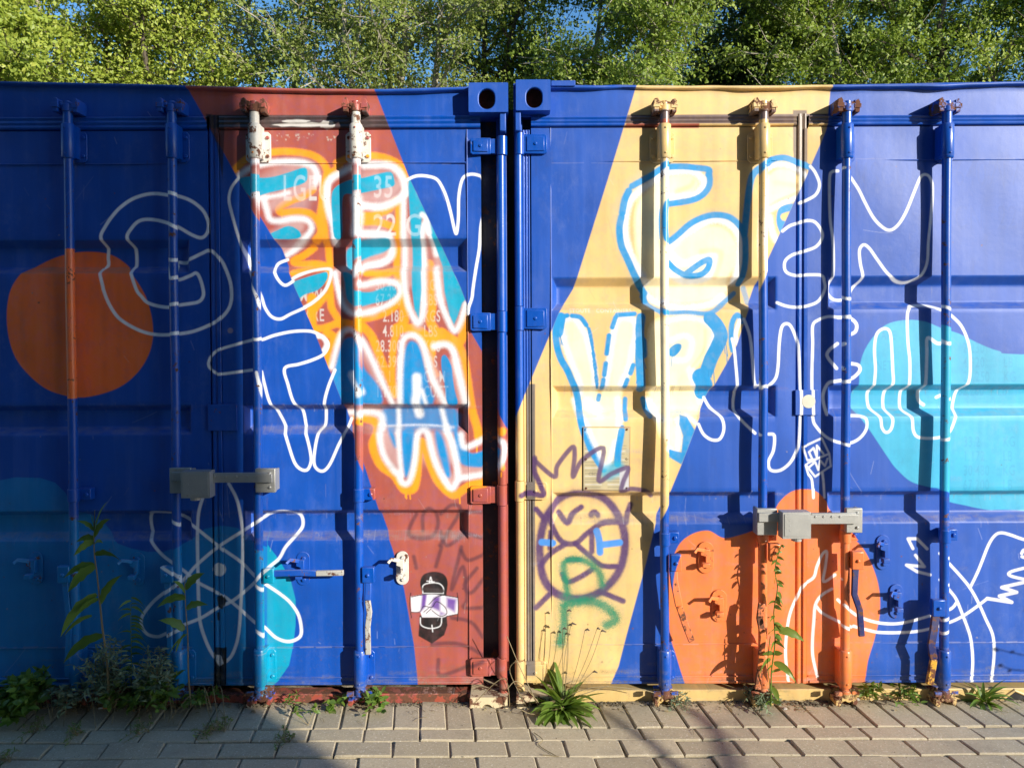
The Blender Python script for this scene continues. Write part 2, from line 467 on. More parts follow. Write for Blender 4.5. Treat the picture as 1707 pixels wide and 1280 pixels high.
sww('D1', (1262, 500), (1300, 600), (1325, 700), w=10); sww('D1', (1328, 800), (1355, 1000), (1400, 1130), (1455, 1225), (1500, 1150), (1528, 1040), w=11); sww('D1', (1458, 860), (1482, 950), w=5, soft=1.5)
cfc('D1', (-20, 200), (60, 180), (150, 190), (240, 180), (340, 150), (440, 120), (458, 170), (440, 222), (330, 260), (200, 290), (110, 315), (60, 310), (0, 240))
cfc('D1', (185, 580), (240, 550), (330, 515), (400, 548), (412, 590), (350, 606), (230, 602))
cfc('D1', (840, 188), (930, 165), (1020, 150), (1045, 200), (1042, 245), (960, 265), (840, 290), (770, 300), (705, 305), (692, 400), (692, 590), (640, 592), (625, 450), (620, 320), (640, 260), (700, 220), (760, 200))
cfc('D1', (710, 680), (760, 640), (830, 610), (930, 600), (1008, 600), (1012, 650), (960, 690), (880, 715), (800, 755), (750, 810), (715, 790), soft=2)
cfc('D1', (360, 905), (430, 870), (550, 835), (592, 830), (592, 880), (530, 950), (440, 980), (395, 1005))
cfc('D1', (830, 962), (900, 960), (1000, 922), (1050, 932), (1060, 980), (1000, 1020), (900, 1042), (830, 1060), (780, 1060), (725, 1010), (712, 900), (700, 830), (765, 850), (790, 950), soft=1.5)
fill(K('D1', (1142, 190), (1180, 220), (1300, 480), (1420, 760), (1540, 1000), (1505, 1040), (1478, 1120), (1450, 1185), (1420, 1120), (1385, 960), (1372, 800), (1330, 680), (1290, 560), (1262, 480), (1235, 440), (1222, 560), (1225, 800), (1230, 950), (1212, 1142), (1182, 1080), (1165, 950), (1160, 600), (1148, 400), (1140, 250)), CYA, 1.2, mask=MRED)
stroke(K('D1', (1235, 440), (1262, 470), (1280, 560)), 9, WHITE, 3, MRED)
stroke(K('D1', (340, 885), (400, 850), (500, 815), (600, 805), (618, 850), (580, 950), (500, 1030), (420, 1075)), 5.4, WHITE, 1.2, MRED)
cfc('D2', (140, 240), (180, 150), (250, 135), (300, 190), (312, 330), (380, 420), (432, 500), (435, 592), (300, 590), (200, 590), (120, 590), (60, 470), (110, 350), col=SKYB, soft=2.5)
cfc('D2', (588, 260), (620, 170), (660, 160), (700, 200), (730, 320), (760, 450), (792, 592), (570, 592), (578, 400), col=SKYB, soft=2.5)
cfc('D2', (440, 625), (940, 625), (945, 790), (800, 770), (600, 780), (480, 770), col=SKYB, soft=4, a=.85)
cfc('D2', (480, 770), (520, 790), (545, 880), (520, 880), col=SKYB, soft=3); cfc('D2', (582, 770), (665, 780), (652, 950), (632, 1060), (600, 1092), (580, 1000), (572, 850), col=SKYB, soft=3)
cfc('D2', (805, 780), (850, 800), (890, 930), (912, 1080), (880, 1090), (850, 1000), (820, 900), col=SKYB, soft=3)
cfc('D2', (930, 640), (960, 780), (990, 820), (1010, 890), (1060, 930), (1130, 915), (1250, 890), (1240, 960), (1160, 1020), (1040, 1022), (975, 990), (945, 900), col=SKYB, soft=2)
sww('D2', (95, 340), (130, 200), (170, 100), (230, 82), (290, 130), (340, 220), (400, 350), (460, 480), (512, 590), w=10)
sww('D2', (235, 390), (262, 450), (295, 510), w=15, soft=4); sww('D2', (-20, 130), (30, 130), (60, 180), (30, 240), w=9, soft=2)
sww('D2', (562, 592), (562, 400), (572, 250), (588, 150), (640, 118), (700, 150), (742, 250), (780, 400), (830, 500), (875, 590), w=11)
sww('D2', (680, 410), (680, 520), (672, 580), (690, 665), w=17, soft=4.5); sww('D2', (715, 500), (742, 590), w=7, soft=4)
sww('D2', (800, 195), (880, 182), (932, 230), (962, 350), (992, 480), (1018, 592), w=12)
cfc('D2', (850, 270), (880, 258), (918, 330), (928, 410), (942, 500), (962, 592), (892, 592), (870, 450), (850, 350), col=SKYB * .95, soft=.8)
sww('D2', (190, 655), (330, 650), (420, 675), (432, 760), w=12, soft=6); sww('D2', (545, 625), (548, 780), w=8); sww('D2', (845, 625), (880, 770), w=9); sww('D2', (450, 752), (700, 742), (930, 758), w=2.5, soft=3, a=.8)
sww('D2', (425, 750), (430, 860), (460, 960), (520, 1045), (555, 1080), (582, 1132), (622, 1132), (650, 1060), (670, 950), (680, 830), (702, 780), (750, 790), (780, 900), (812, 1000), (862, 1100), (922, 1170), (972, 1108), (1050, 1090), (1150, 1070), (1235, 1020), (1282, 930), (1270, 852), (1180, 822), (1110, 850), (1040, 882), (1000, 880), (985, 800), w=11)
sww('D2', (548, 760), (558, 900), (576, 1085), w=8); sww('D2', (880, 760), (920, 850), (948, 960), (965, 1090), w=12)
# re-emerging stencil
for i, (a, b) in enumerate((("30.480", "KGS"), ("67.200", "LBS"), ("2.180", "KGS"), ("4.810", "LBS"), ("28.300", "KGS"), ("62.390", "LBS"), ("33.1", "CU.M"), ("1.170", "CU.FT"))):
    y = [484, 509, 536, 561, 586, 612, 637, 662][i]
    text(a, 626 + (12 if i in (2, 3) else 0), y, 19, WHITE, .14, .52, MRED); text(b, 706, y, 19, WHITE, .14, .52, MRED)
text("LGEU", 471, 334, 42, WHITE, .3, .52, MRED); text("35", 622, 329, 36, WHITE, .3, .62, MRED); text("22 G1", 622, 393, 36, WHITE, .3, .72, MRED)
# tag on the red foot
TG = lin(84, 48, 60)
for p in ([(960, 290), (915, 410), (1050, 425), (1092, 360), (1080, 280), (1040, 245), (1000, 300), (1000, 390)], [(1110, 290), (1180, 225), (1235, 260), (1130, 440), (1110, 470)], [(1110, 400), (1150, 470), (1210, 440), (1270, 400), (1360, 425)],
          [(1120, 480), (1085, 600)], [(950, 540), (965, 610)], [(1240, 480), (1180, 740), (1250, 600), (1275, 790), (1255, 850), (1370, 850)], [(1240, 500), (1280, 560), (1370, 530)], [(1335, 610), (1260, 710), (1300, 760), (1370, 680)], [(1180, 915), (1300, 940), (1370, 1030)], [(1060, 1075), (1200, 1070), (1300, 1100), (1370, 1140)], [(1100, 1170), (1105, 1260), (1200, 1240), (1370, 1170)], [(1240, 260), (1380, 270)]):
    stroke(K('C2', *p), 6.5, TG, 2.4, None, .72)
# white line lettering
def wl(k, *p, w=5.6, closed=False, a=.95): stroke(K(k, *p) if isinstance(k, str) else k, w, LW, .55, None, a, closed=closed)
Gp = K('A1', (1028, 715), (950, 705), (880, 712), (800, 740), (730, 790), (680, 845), (640, 905), (612, 965), (630, 1030), (628, 1090), (630, 1135), (606, 1180), (625, 1270)) + \
    K('B1', (632, 20), (665, 100), (720, 180), (800, 235), (880, 270), (960, 285), (1040, 285), (1095, 280), (1180, 265), (1270, 230), (1340, 190), (1390, 135), (1410, 80), (1412, 20)) + \
    K('A1', (1400, 1230), (1360, 1130), (1320, 1080), (1280, 1052), (1230, 1070), (1170, 1098), (1110, 1122), (1058, 1122), (1068, 1180), (1085, 1230), (1160, 1205), (1195, 1190), (1220, 1225)) + \
    K('B1', (1240, 20), (1235, 60), (1210, 85), (1165, 95), (1095, 105), (1040, 118), (970, 112), (900, 90), (860, 50), (830, 10)) + \
    K('A1', (795, 1180), (805, 1130), (800, 1040), (772, 970), (800, 915), (840, 875), (890, 862), (960, 868), (1030, 888), (1090, 912), (1165, 955), (1225, 975), (1260, 950), (1272, 900), (1260, 850), (1230, 800), (1165, 750), (1090, 722))
stroke(Gp, 5.6, LW, .55, None, .95, closed=True)
NR = 1 - MRED
stroke(K('A1', (1455, 610), (1410, 670), (1395, 740), (1410, 820), (1440, 930), (1470, 1020), (1495, 1085)) + [(413, 442), (424, 470), (436, 494)] + K('B2', (45, 120), (85, 175), (140, 190), (200, 160), (290, 120)), 4.8, LW, .55, None, .9)
stroke(K('A2', (165, 1103), (110, 1125), (95, 1160), (120, 1225), (165, 1265), (215, 1240)), 4.8, LW, .55)
stroke(K('B1', (1570, 310), (1440, 345), (1330, 380), (1280, 430), (1275, 480), (1320, 520), (1345, 525), (1430, 515), (1540, 500)), 4.8, LW, .55)
stroke(K('B2', (-5, 310), (30, 315), (100, 290), (200, 268), (290, 262), (350, 272), (410, 310), (430, 350), (400, 405), (330, 440), (250, 465), (165, 490), (185, 590), (215, 690), (260, 750), (280, 850), (300, 920), (318, 1000), (322, 1060), (300, 1108), (260, 1105), (220, 1060), (180, 940), (150, 840), (110, 760), (70, 690), (40, 580), (25, 510)), 4.8, LW, .55)
stroke(K('B2', (470, 500), (430, 600), (405, 700), (400, 830), (370, 880), (350, 960), (340, 1060), (360, 1105), (400, 1115), (440, 1070), (490, 960), (525, 890), (560, 800)), 4.8, LW, .55)
stroke(K('A2', (905, 625), (960, 600), (1020, 598), (1085, 615), (1120, 660), (1150, 730), (1175, 820), (1200, 930), (1212, 945), (1222, 860), (1225, 720), (1245, 620), (1280, 590), (1330, 590), (1380, 615), (1395, 670), (1385, 780), (1360, 900), (1350, 1040), (1330, 1160), (1312, 1280)) + K('B2', (1305, 60), (1285, 120), (1280, 160)), 4.8, LW, .55)
# atom
stroke(K('C1', (1395, 95), (1440, 180), (1465, 280), (1480, 400), (1480, 600), (1470, 850), (1455, 1020), (1420, 1130), (1375, 1180), (1345, 1185), (1300, 1140), (1260, 1060), (1225, 950), (1215, 850), (1210, 700), (1207, 560), (1205, 400), (1212, 270), (1240, 170)), 5.4, LW, .55, None, .85)
stroke(K('C1', (1190, 360), (1110, 310), (1050, 285), (980, 275), (905, 280), (893, 340), (920, 440), (980, 520), (1050, 575), (1130, 630), (1200, 690), (1300, 745), (1380, 790), (1460, 850), (1560, 940)) + K('C2', (40, 965), (110, 1030), (180, 1055), (240, 1040), (265, 1000), (250, 900), (200, 820), (130, 760), (40, 700)) + K('C1', (1550, 650), (1470, 570), (1340, 480)), 5.4, LW, .55, None, .85, closed=True)
stroke(K('C1', (1000, 760), (930, 820), (870, 900), (865, 960), (900, 1010), (960, 1025), (1010, 1008), (1130, 950), (1230, 910), (1330, 850), (1430, 800), (1550, 700)) + K('C2', (60, 610), (130, 550), (170, 480), (230, 410), (260, 360), (250, 300), (200, 270), (130, 265), (60, 285), (20, 310)) + K('C1', (1470, 390), (1330, 480), (1200, 590), (1120, 680)), 5.4, LW, .55, None, .85, closed=True)
cx, cy = K('C1', (1338, 617))[0]
fill([(cx + 11.2 * math.cos(a * .3), cy + 11.2 * math.sin(a * .3)) for a in range(21)], LW * .8)
cx, cy = K('B1', (1405, 260))[0]
fill([(cx + 4.8 * math.cos(a * .63), cy + 4.8 * math.sin(a * .63)) for a in range(10)], lin(150, 140, 165))
fill([(357, 1078), (378, 1078), (377, 1142), (356, 1142)], lin(12, 12, 14)); fill([(360, 1090), (370, 1092), (374, 1104), (366, 1110), (359, 1100)], LW * .6)
fill([(362, 994), (371, 990), (378, 1000), (372, 1014), (364, 1012)], lin(14, 14, 20)); fill([(362, 1020), (366, 1020), (366, 1034), (363, 1033)], lin(14, 14, 20))

# --- right container
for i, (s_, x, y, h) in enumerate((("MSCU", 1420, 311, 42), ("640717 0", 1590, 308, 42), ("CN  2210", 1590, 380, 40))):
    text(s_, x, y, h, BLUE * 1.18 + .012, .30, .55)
    text(s_, x + 1.2, y + 1.2, h, BLUE * .7, .30, .55, bold=-.01)  # darker offset copy shades the letters as if raised, relief put into colour
for i in range(10):
    y = 540 + i * 24 + (60 if i > 5 else 0)
    text(["30.480", "67.200", "2.230", "4.920", "28.250", "62.280", "33.2", "1.172", "30.480", "67.200"][i], 1605, y, 17, BLUE * .8, .16, .6)
    text(["KG", "LB"][i % 2], 1672, y, 17, BLUE * .8, .16, .6)
text("MAX. WT", 1460, 541, 15, BLUE * .8, .2, .6); text("TARE", 1460, 566, 15, BLUE * .8, .2, .6); text("NET", 1460, 616, 15, BLUE * .8, .2, .6)
text("STOUTE   CONTAINERS", 949, 521, 6.5, WHITE, .55, .95, MYEL)
MG = MYEL
def bl(k, *p, w=9, soft=1.3, a=1): stroke(K(k, *p), w * 1.15, SKYR, soft, MG, a, spray=.4)
def wh(k, *p, w=12, soft=4.5, a=.97): stroke(K(k, *p), w * .85, WHITE * 1.04, soft, MG, a, spray=.6)
def pl(k, *p): fill(spline(K(k, *p), 4, True), PALE, 4, mask=MG, spray=.4)
# halo of thin spray
for p in ([(960, 550), (745, 660), (668, 920), (790, 1250)], [(1000, 960), (1260, 835), (1430, 960), (1410, 1250)]):
    stroke(K('A3', *p), 22, lin(120, 180, 190), 9, MG, .22)
pl('A3', (760, 900), (790, 740), (880, 650), (960, 600), (1080, 590), (1150, 630), (1120, 690), (1000, 720), (930, 780), (915, 1000), (960, 1040), (1060, 980), (1180, 910), (1300, 910), (1380, 1000), (1380, 1130), (1330, 1220), (1340, 1300), (1200, 1360), (960, 1370), (860, 1300), (790, 1150))
wh('A3', (830, 1240), (780, 1160), (730, 1060), (705, 960), (705, 860), (730, 760), (790, 690), (860, 640), (930, 590), (1000, 568), (1130, 575), (1185, 640), (1140, 705), (1040, 722), (960, 740), w=14)
wh('A3', (965, 1040), (1060, 960), (1180, 885), (1280, 868), (1370, 920), (1405, 1000), (1400, 1120), (1370, 1240), w=13)
wh('A3', (965, 1060), (1050, 1130), (1160, 1100), (1240, 1080), (1245, 1160), (1190, 1222), (1060, 1235), (970, 1190), w=13)
wh('B3', (820, 10), (880, 70), (960, 110), (1100, 118), (1230, 100), (1310, 50), w=13)
stroke(K('A3', (1020, 690), (1100, 660), (1120, 630)), 8, lin(232, 196, 150), 4, MG, .8)
stroke(K('A3', (1170, 1060), (1280, 1060), (1270, 1150), (1250, 1210)), 9, lin(232, 196, 150), 4, MG, .7)
bl('A3', (1210, 590), (1212, 560), (1130, 548), (1050, 540), (940, 548), (870, 590), (800, 630), (745, 660)); bl('A3', (725, 690), (700, 745), (685, 825), w=10)
bl('A3', (680, 850), (668, 920), (680, 1020), (720, 1110), (760, 1200), (790, 1250), (830, 1310), w=10)
bl('B3', (815, 50), (860, 110), (940, 150), (1080, 150), (1210, 155), (1300, 100), (1380, 30), w=7, a=.9)
bl('A3', (1215, 570), (1218, 650), (1180, 710), (1110, 745), (990, 765), (950, 772), (930, 810), (926, 900), (935, 990), (965, 1000), (1020, 960), (1100, 890), (1180, 850), (1260, 835), (1340, 850), (1400, 900), (1430, 960), (1437, 1050), (1432, 1150), (1405, 1250))
bl('A3', (965, 1125), (1010, 1170), (1080, 1205), (1160, 1200), (1205, 1165), (1218, 1110), (1180, 1120), (1120, 1160), (1080, 1190))
# V
pl('B3', (330, 215), (400, 195), (470, 290), (510, 480), (530, 620), (560, 650), (590, 520), (620, 330), (660, 215), (760, 190), (770, 330), (740, 500), (690, 640), (670, 800), (640, 950), (590, 1080), (520, 980), (455, 820), (430, 640), (360, 440))
wh('B3', (330, 300), (315, 210), (390, 185), (455, 270), (490, 380), (515, 500), (525, 600), w=11); wh('B3', (330, 330), (370, 440), (420, 560), (430, 650), w=12)
wh('B3', (580, 600), (605, 450), (625, 300), (660, 200), (740, 185), (775, 250), (745, 400), (720, 500), (680, 590), w=12)
wh('B3', (400, 690), (440, 800), (490, 880), w=13); wh('B3', (665, 680), (670, 800), (640, 960), (590, 1090), w=12); wh('B3', (480, 700), (540, 760), (500, 720), w=20, soft=9)
bl('B3', (300, 175), (280, 250), (285, 340), (310, 430), (350, 500), (380, 570), (410, 640), (425, 720), (430, 800), (450, 880), (480, 950), (515, 1010), (570, 1095), w=10)
bl('B3', (310, 180), (295, 270), w=15); bl('B3', (380, 170), (430, 180), (465, 225), w=7)
for i in range(16):
    t = i / 15
    a = K('B3', (465 + 60 * t ** .6 + 5, 225 + 370 * t))[0]
    stroke([a, (a[0] + 1, a[1] + 4)], 5.5 + random.uniform(-1.5, 1.5), SKYB, 1.2, MG)
for a, b in (((645, 180), (625, 240)), ((605, 290), (590, 400)), ((585, 460), (575, 530)), ((570, 560), (562, 610)), ((752, 470), (735, 520)), ((715, 560), (700, 600)), ((655, 165), (760, 158)), ((350, 168), (300, 180)), ((550, 660), (545, 685)), ((710, 680), (705, 800)), ((685, 850), (660, 960)), ((655, 960), (650, 1060)), ((560, 1085), (575, 1100))):
    bl('B3', a, b, w=7)
bl('B3', (800, 180), (792, 260), (795, 330), (790, 420), (795, 500), (800, 610), w=13); bl('B3', (800, 330), (805, 400), w=17)
# R
pl('B3', (850, 250), (940, 180), (1100, 175), (1210, 220), (1230, 300), (1190, 420), (1130, 500), (1130, 560), (1190, 650), (1160, 760), (1100, 790), (1000, 790), (1040, 920), (1000, 990), (940, 940), (870, 760), (850, 500))
wh('B3', (960, 200), (1080, 180), (1180, 200), (1240, 260), (1215, 380), w=9); wh('B3', (985, 320), (1060, 290), (1110, 330), (1080, 430), (1000, 440), w=10)
wh('B3', (1100, 500), (1130, 580), (1170, 640), (1180, 690), w=14); wh('B3', (1020, 800), (1035, 930), (1010, 1000), (950, 965), w=9); wh('B3', (850, 690), (900, 790), w=14); wh('B3', (1080, 780), (1130, 820), (1150, 850), w=8)
stroke(K('B3', (1190, 260), (1180, 380), (1110, 480)), 5, lin(226, 200, 165), 3, MG, .8)
bl('B3', (1220, 185), (1260, 230), (1285, 290), (1265, 350), (1225, 430), (1200, 500), (1175, 560), (1180, 640), w=20, soft=.9); bl('B3', (1160, 540), (1185, 590), w=24)
fill(K('B3', (1035, 770), (1080, 785), (1130, 870), (1110, 960), (1080, 1020), (1045, 1075), (960, 1025), (945, 970), (1000, 990), (1045, 1000), (1055, 900), (1030, 830)), SKYB, 1.2, mask=MG)
fill(spline(K('B3', (965, 375), (1010, 340), (1045, 345), (1040, 380), (1000, 420), (965, 405)), 4, True), SKYB, 1, mask=MG)
bl('B3', (820, 680), (835, 740), (855, 780), w=8); bl('B3', (820, 20), (830, 80), w=9); bl('B3', (925, 155), (950, 155), w=7); bl('B3', (1415, 205), (1385, 165), (1352, 220), (1348, 330), (1356, 380), w=8); bl('B3', (1440, 0), (1465, 90), w=8, a=.6)
wh('B3', (1400, 200), (1375, 280), (1385, 340), w=8, soft=1.5); bl('B3', (960, 760), (1050, 758), w=3, a=.6)
for a, b in (((975, 410), (973, 450)), ((988, 410), (986, 480)), ((1300, 300), (1310, 400)), ((1310, 310), (1325, 415)), ((1290, 350), (1295, 380)), ((1240, 500), (1248, 605)), ((1225, 500), (1228, 545)), ((1212, 500), (1210, 540)), ((805, 400), (830, 490)), ((300, 280), (325, 350)), ((290, 290), (290, 300)), ((775, 560), (770, 580)), ((1320, 400), (1322, 460)), ((310, 290), (313, 345))):
    stroke(K('B3', a, b), 1.5, SKYB * .9, .5, MG)
# second letter at the top
fill(spline(K('A4', (-10, 640), (60, 560), (150, 560), (220, 620), (200, 690), (80, 740), (-10, 790)), 4, True), PALE, 3, mask=MG)
wh('A3', (1560, 600), (1540, 800), (1530, 1000), (1545, 1230), w=10); wh('A4', (0, 560), (60, 530), (140, 535), (220, 580), (245, 640), (200, 720), (100, 765), (-10, 820), w=10); stroke(K('A4', (60, 640), (200, 660)), 8, lin(225, 200, 170), 4, MG, .7)
wh('A4', (20, 850), (40, 950), (80, 1010), w=12)
bl('A3', (1573, 520), (1490, 580), (1462, 660), (1440, 850), (1430, 950), w=10); bl('A4', (-10, 530), (50, 495), (120, 490), (200, 520), (270, 550), w=9)
fill(spline(K('A4', (190, 770), (130, 770), (75, 800), (62, 870), (75, 925), (100, 960), (150, 920), (170, 880), (100, 870), (95, 830), (190, 800)), 3, True), SKYB, .8, mask=MG)
# white outlines
wl(K('A4', (435, 570), (400, 575), (385, 620), (390, 850), (408, 1000), (410, 1180), (392, 1280)) + K('B4', (395, 30), (440, 70), (510, 62), (548, 0)) + K('A4', (590, 1220), (575, 1130), (570, 1050), (595, 1018), (630, 1040), (680, 1110), (740, 1190), (800, 1235), (870, 1245), (940, 1210), (980, 1130), (988, 1000), (1003, 850), (1015, 680), (1000, 610), (970, 590), (940, 610), (900, 700), (850, 820), (800, 900), (750, 930), (700, 905), (650, 850), (600, 760), (560, 680), (510, 605)), w=4.7)
wl('A4', (270, 540), (300, 580), (325, 650), (305, 710), (250, 745), (200, 765), w=4.7)
wl(K('A4', (100, 935), (140, 905), (180, 890), (260, 870), (310, 890), (345, 960), (310, 1025), (240, 1055), (160, 1080), (115, 1120), (120, 1180), (180, 1205), (270, 1200), (340, 1205), (355, 1240)) + K('B4', (358, 10), (320, 80), (250, 110), (180, 118), (120, 110), (65, 90)), w=4.7)
wl('B3', (1352, 310), (1365, 370), (1375, 470), (1385, 600), (1375, 700), (1385, 770), (1430, 825), (1495, 885), w=4.7); wl('B3', (1425, 190), (1460, 290), (1475, 420), (1485, 560), (1500, 605), w=5)
wl('B3', (1195, 670), (1230, 730), (1290, 790), (1305, 860), (1280, 920), (1230, 925), (1180, 890), (1150, 830), w=4.7); wl('B3', (1500, 600), (1530, 592), (1562, 605), w=4.7)
wl('B4', (-5, 610), (50, 560), (70, 490), (80, 330), (95, 240), (125, 218), (155, 240), (190, 330), (200, 420), (205, 560), (210, 700), (205, 850), (200, 930), (190, 980), (150, 1060), (90, 1110), (30, 1110), (15, 1060), (45, 990), (50, 900), (15, 890), w=4.9)
wl('B4', (440, 180), (380, 175), (320, 195), (285, 230), (285, 340), (280, 500), (280, 620), (285, 790), (310, 850), (370, 910), (440, 940), (510, 945), (570, 915), (610, 860), (610, 800), (570, 780), (510, 778), w=4.7)
wl('B4', (510, 285), (545, 265), (550, 220), (510, 185), (440, 180), w=5.5); wl('B4', (435, 340), (385, 380), (375, 420), (430, 490), w=5.5); wl('B4', (510, 460), (560, 470), (572, 500), (545, 535), (510, 555), (430, 568), (380, 580), (350, 640), (350, 700), (370, 770), w=5.5)
wl('B4', (655, 610), (665, 500), (660, 370), (675, 280), (720, 248), (755, 270), (765, 370), (770, 500), (772, 580), (740, 650), (740, 740), (770, 800), (760, 860), (730, 880), (705, 850), (695, 790), (650, 730), (640, 650), w=4.7, closed=True)
wl('B4', (1115, 155), (1010, 112), (910, 108), (875, 125), (862, 180), (865, 330), (875, 450), (870, 590), (842, 640), (842, 740), (885, 790), (895, 870), (930, 910), (1040, 912), (1110, 880), (1150, 790), (1170, 690), (1190, 630), (1235, 570), (1245, 460), (1235, 340), (1190, 230), (1115, 155), w=4.7)
wl('B4', (1110, 640), (1112, 450), (1105, 345), (1045, 338), (985, 305), (980, 400), (970, 580), (950, 640), (955, 690), (985, 715), w=5.5)
wl('B4', (1112, 600), (1108, 645), (1065, 670), w=5)
# little linked squares
for p in ([(222, 970), (340, 915), (385, 1010), (300, 1045), (250, 1050), (222, 970)], [(240, 1075), (300, 1045), (385, 1010), (395, 1085), (300, 1150), (240, 1075)], [(290, 1060), (262, 1000), (290, 975), (310, 1030), (310, 960), (350, 1010)], [(265, 1090), (300, 1060), (320, 1110), (330, 1050), (360, 1085), (375, 1040)]):
    stroke(K('B4', *p), 3.4, WHITE, .5, None, .95, smooth=False)
wl(K('B4', (240, 1080), (255, 1130), (280, 1170), (290, 1280)) + K('C4', (290, 130)), w=4); wl('C4', (345, 30), (352, 90), (358, 180), w=4)
# running figure and hand
for p in ([(420, 650), (350, 690), (362, 600), (372, 512), (345, 525), (310, 600), (290, 665), (230, 710), (195, 770), (150, 870), (130, 960), (120, 1060), (120, 1160), (135, 1290)],
          [(400, 735), (340, 770), (300, 830), (290, 930), (282, 1050), (285, 1150), (312, 1270)], [(305, 840), (340, 880), (435, 930), (515, 965)], [(435, 800), (515, 870), (580, 910), (680, 940), (780, 948), (870, 935), (995, 900), (1120, 860), (1160, 820)],
          [(530, 960), (620, 985), (700, 1000), (850, 1000), (970, 985), (1115, 940), (1200, 900), (1290, 840), (1350, 795)],
          [(1245, 730), (1300, 620), (1360, 470), (1400, 410), (1440, 395), (1500, 410), (1573, 435), (1700, 460)], [(1060, 520), (1115, 580), (1180, 650), (1245, 730), (1300, 830), (1340, 920), (1380, 1010), (1390, 1100), (1385, 1200), (1370, 1320)],
          [(1060, 680), (1115, 740), (1160, 800), (1200, 900), (1240, 1010), (1255, 1100), (1260, 1200), (1250, 1310)], [(1573, 610), (1490, 635), (1500, 660), (1640, 690)]):
    wl('C4', *p, w=4.7)
stroke(K('C4', (1350, 795), (1500, 818), (1425, 780), (1530, 757), (1440, 728), (1600, 690)), 5.5, WHITE, .55, smooth=False)
stroke(K('C4', (895, 490), (865, 430), (920, 430), (982, 492)), 5, WHITE, .55, smooth=False, alpha=.9); stroke(K('C4', (910, 530), (965, 600), (855, 590), (920, 630), (1000, 650)), 5, WHITE, .55, smooth=False, alpha=.9)
stroke(K('C4', (1560, 520), (1573, 500), (1600, 510), (1590, 545), (1562, 540)), 5, WHITE, .55)
# data plate face
pz = [(972, 712), (1050, 712), (1049, 818), (971, 816)]
MP = full_mask(pz)
fill(pz, lin(182, 170, 134), mask=MP)
for i in range(17):
    y = 738 + i * 4.6
    for j in range(2):
        x = 975 + j * 38
        stroke([(x, y), (x + random.uniform(20, 33), y)], 1.1, lin(90, 90, 90) if i % 3 else WHITE, .5, MP, .6, smooth=False)
fill(spline(K('B3', (445, 850), (680, 850), (650, 960), (590, 1100), (500, 960)), 3, True), PALE, 3, mask=MP); bl('B3', (455, 870), (500, 990), (570, 1100), w=11); wh('B3', (480, 870), (540, 1000), (590, 1090), (640, 940), w=9); bl('B3', (680, 870), (660, 990), (655, 1070), w=10)
stroke(K('B3', (600, 1120), (650, 1100)), 26, CYA, 6, MP, .8)
fill(K('B3', (668, 1105), (725, 1085), (725, 1225), (668, 1225)), lin(190, 190, 196), mask=MP)
text("CSC", 981, 792, 5, lin(60, 60, 60), .8, .9)
stroke([(972, 712), (1050, 712), (1049, 818), (971, 816)], 1.8, lin(150, 120, 80), .5, smooth=False, closed=True)
# purple face
def pu(k, *p, w=9, soft=2.2, closed=False, a=.88): stroke(K(k, *p), w * 1.12, PUR, soft, None, min(1, a * 1.1), closed=closed, spray=.5)
fc = [(445, 160), (560, 185), (645, 265), (695, 380), (700, 500), (670, 620), (600, 715), (500, 780), (380, 795), (270, 755), (205, 670), (182, 540), (187, 420), (222, 300), (290, 210), (370, 165)]
stroke(K('C3', *fc), 22, PUR, 8, None, .22, closed=True); pu('C3', *fc, w=12, closed=True, soft=3)
for p in ([(300, 280), (350, 335), (385, 290), (440, 250)], [(500, 295), (520, 280), (540, 295)], [(235, 280), (270, 380), (320, 450), (400, 460), (470, 400), (560, 340), (650, 330)], [(190, 590), (250, 520), (340, 465)], [(400, 460), (490, 540), (560, 595), (650, 600)], [(250, 390), (245, 490)], [(500, 400), (500, 510)], [(320, 645), (350, 695), (430, 665), (500, 620)], [(355, 560), (430, 560)],
          [(70, 160), (120, 145), (200, 160), (190, 110), (150, 20), (150, -60)], [(160, 250), (205, 305)], [(745, 235), (710, 330)], [(240, 770), (160, 850)], [(555, 755), (690, 810)]):
    pu('C3', *p, w=8.5)
stroke(K('B3', (150, 1050), (270, 1150), (290, 1080), (380, 970), (395, 1020), (385, 1150), (440, 1050), (570, 975), (540, 1170), (620, 1130), (720, 1095), (690, 1180), (680, 1240), (740, 1225), (830, 1240), (870, 1275)), 8, PUR, 1.6, None, .9)
LB = lin(70, 140, 220)
for p in ([(195, 452), (262, 458)], [(530, 385), (545, 440), (550, 515)], [(550, 470), (670, 455)]): stroke(K('C3', *p), 11.5, LB, 1.3)
for p, w in (([(350, 770), (340, 680), (328, 590), (370, 562), (440, 562), (500, 590), (550, 650), (560, 710)], 10), ([(360, 825), (480, 812), (570, 840), (630, 890), (640, 930), (590, 955)], 13), ([(330, 840), (330, 950), (305, 1065)], 13)):
    stroke(K('C3', *p), w * 1.1, GRN, 4.5, None, .9, spray=.8); stroke(K('C3', *p), w * 2, GRN, 10, None, .3, spray=1.0)
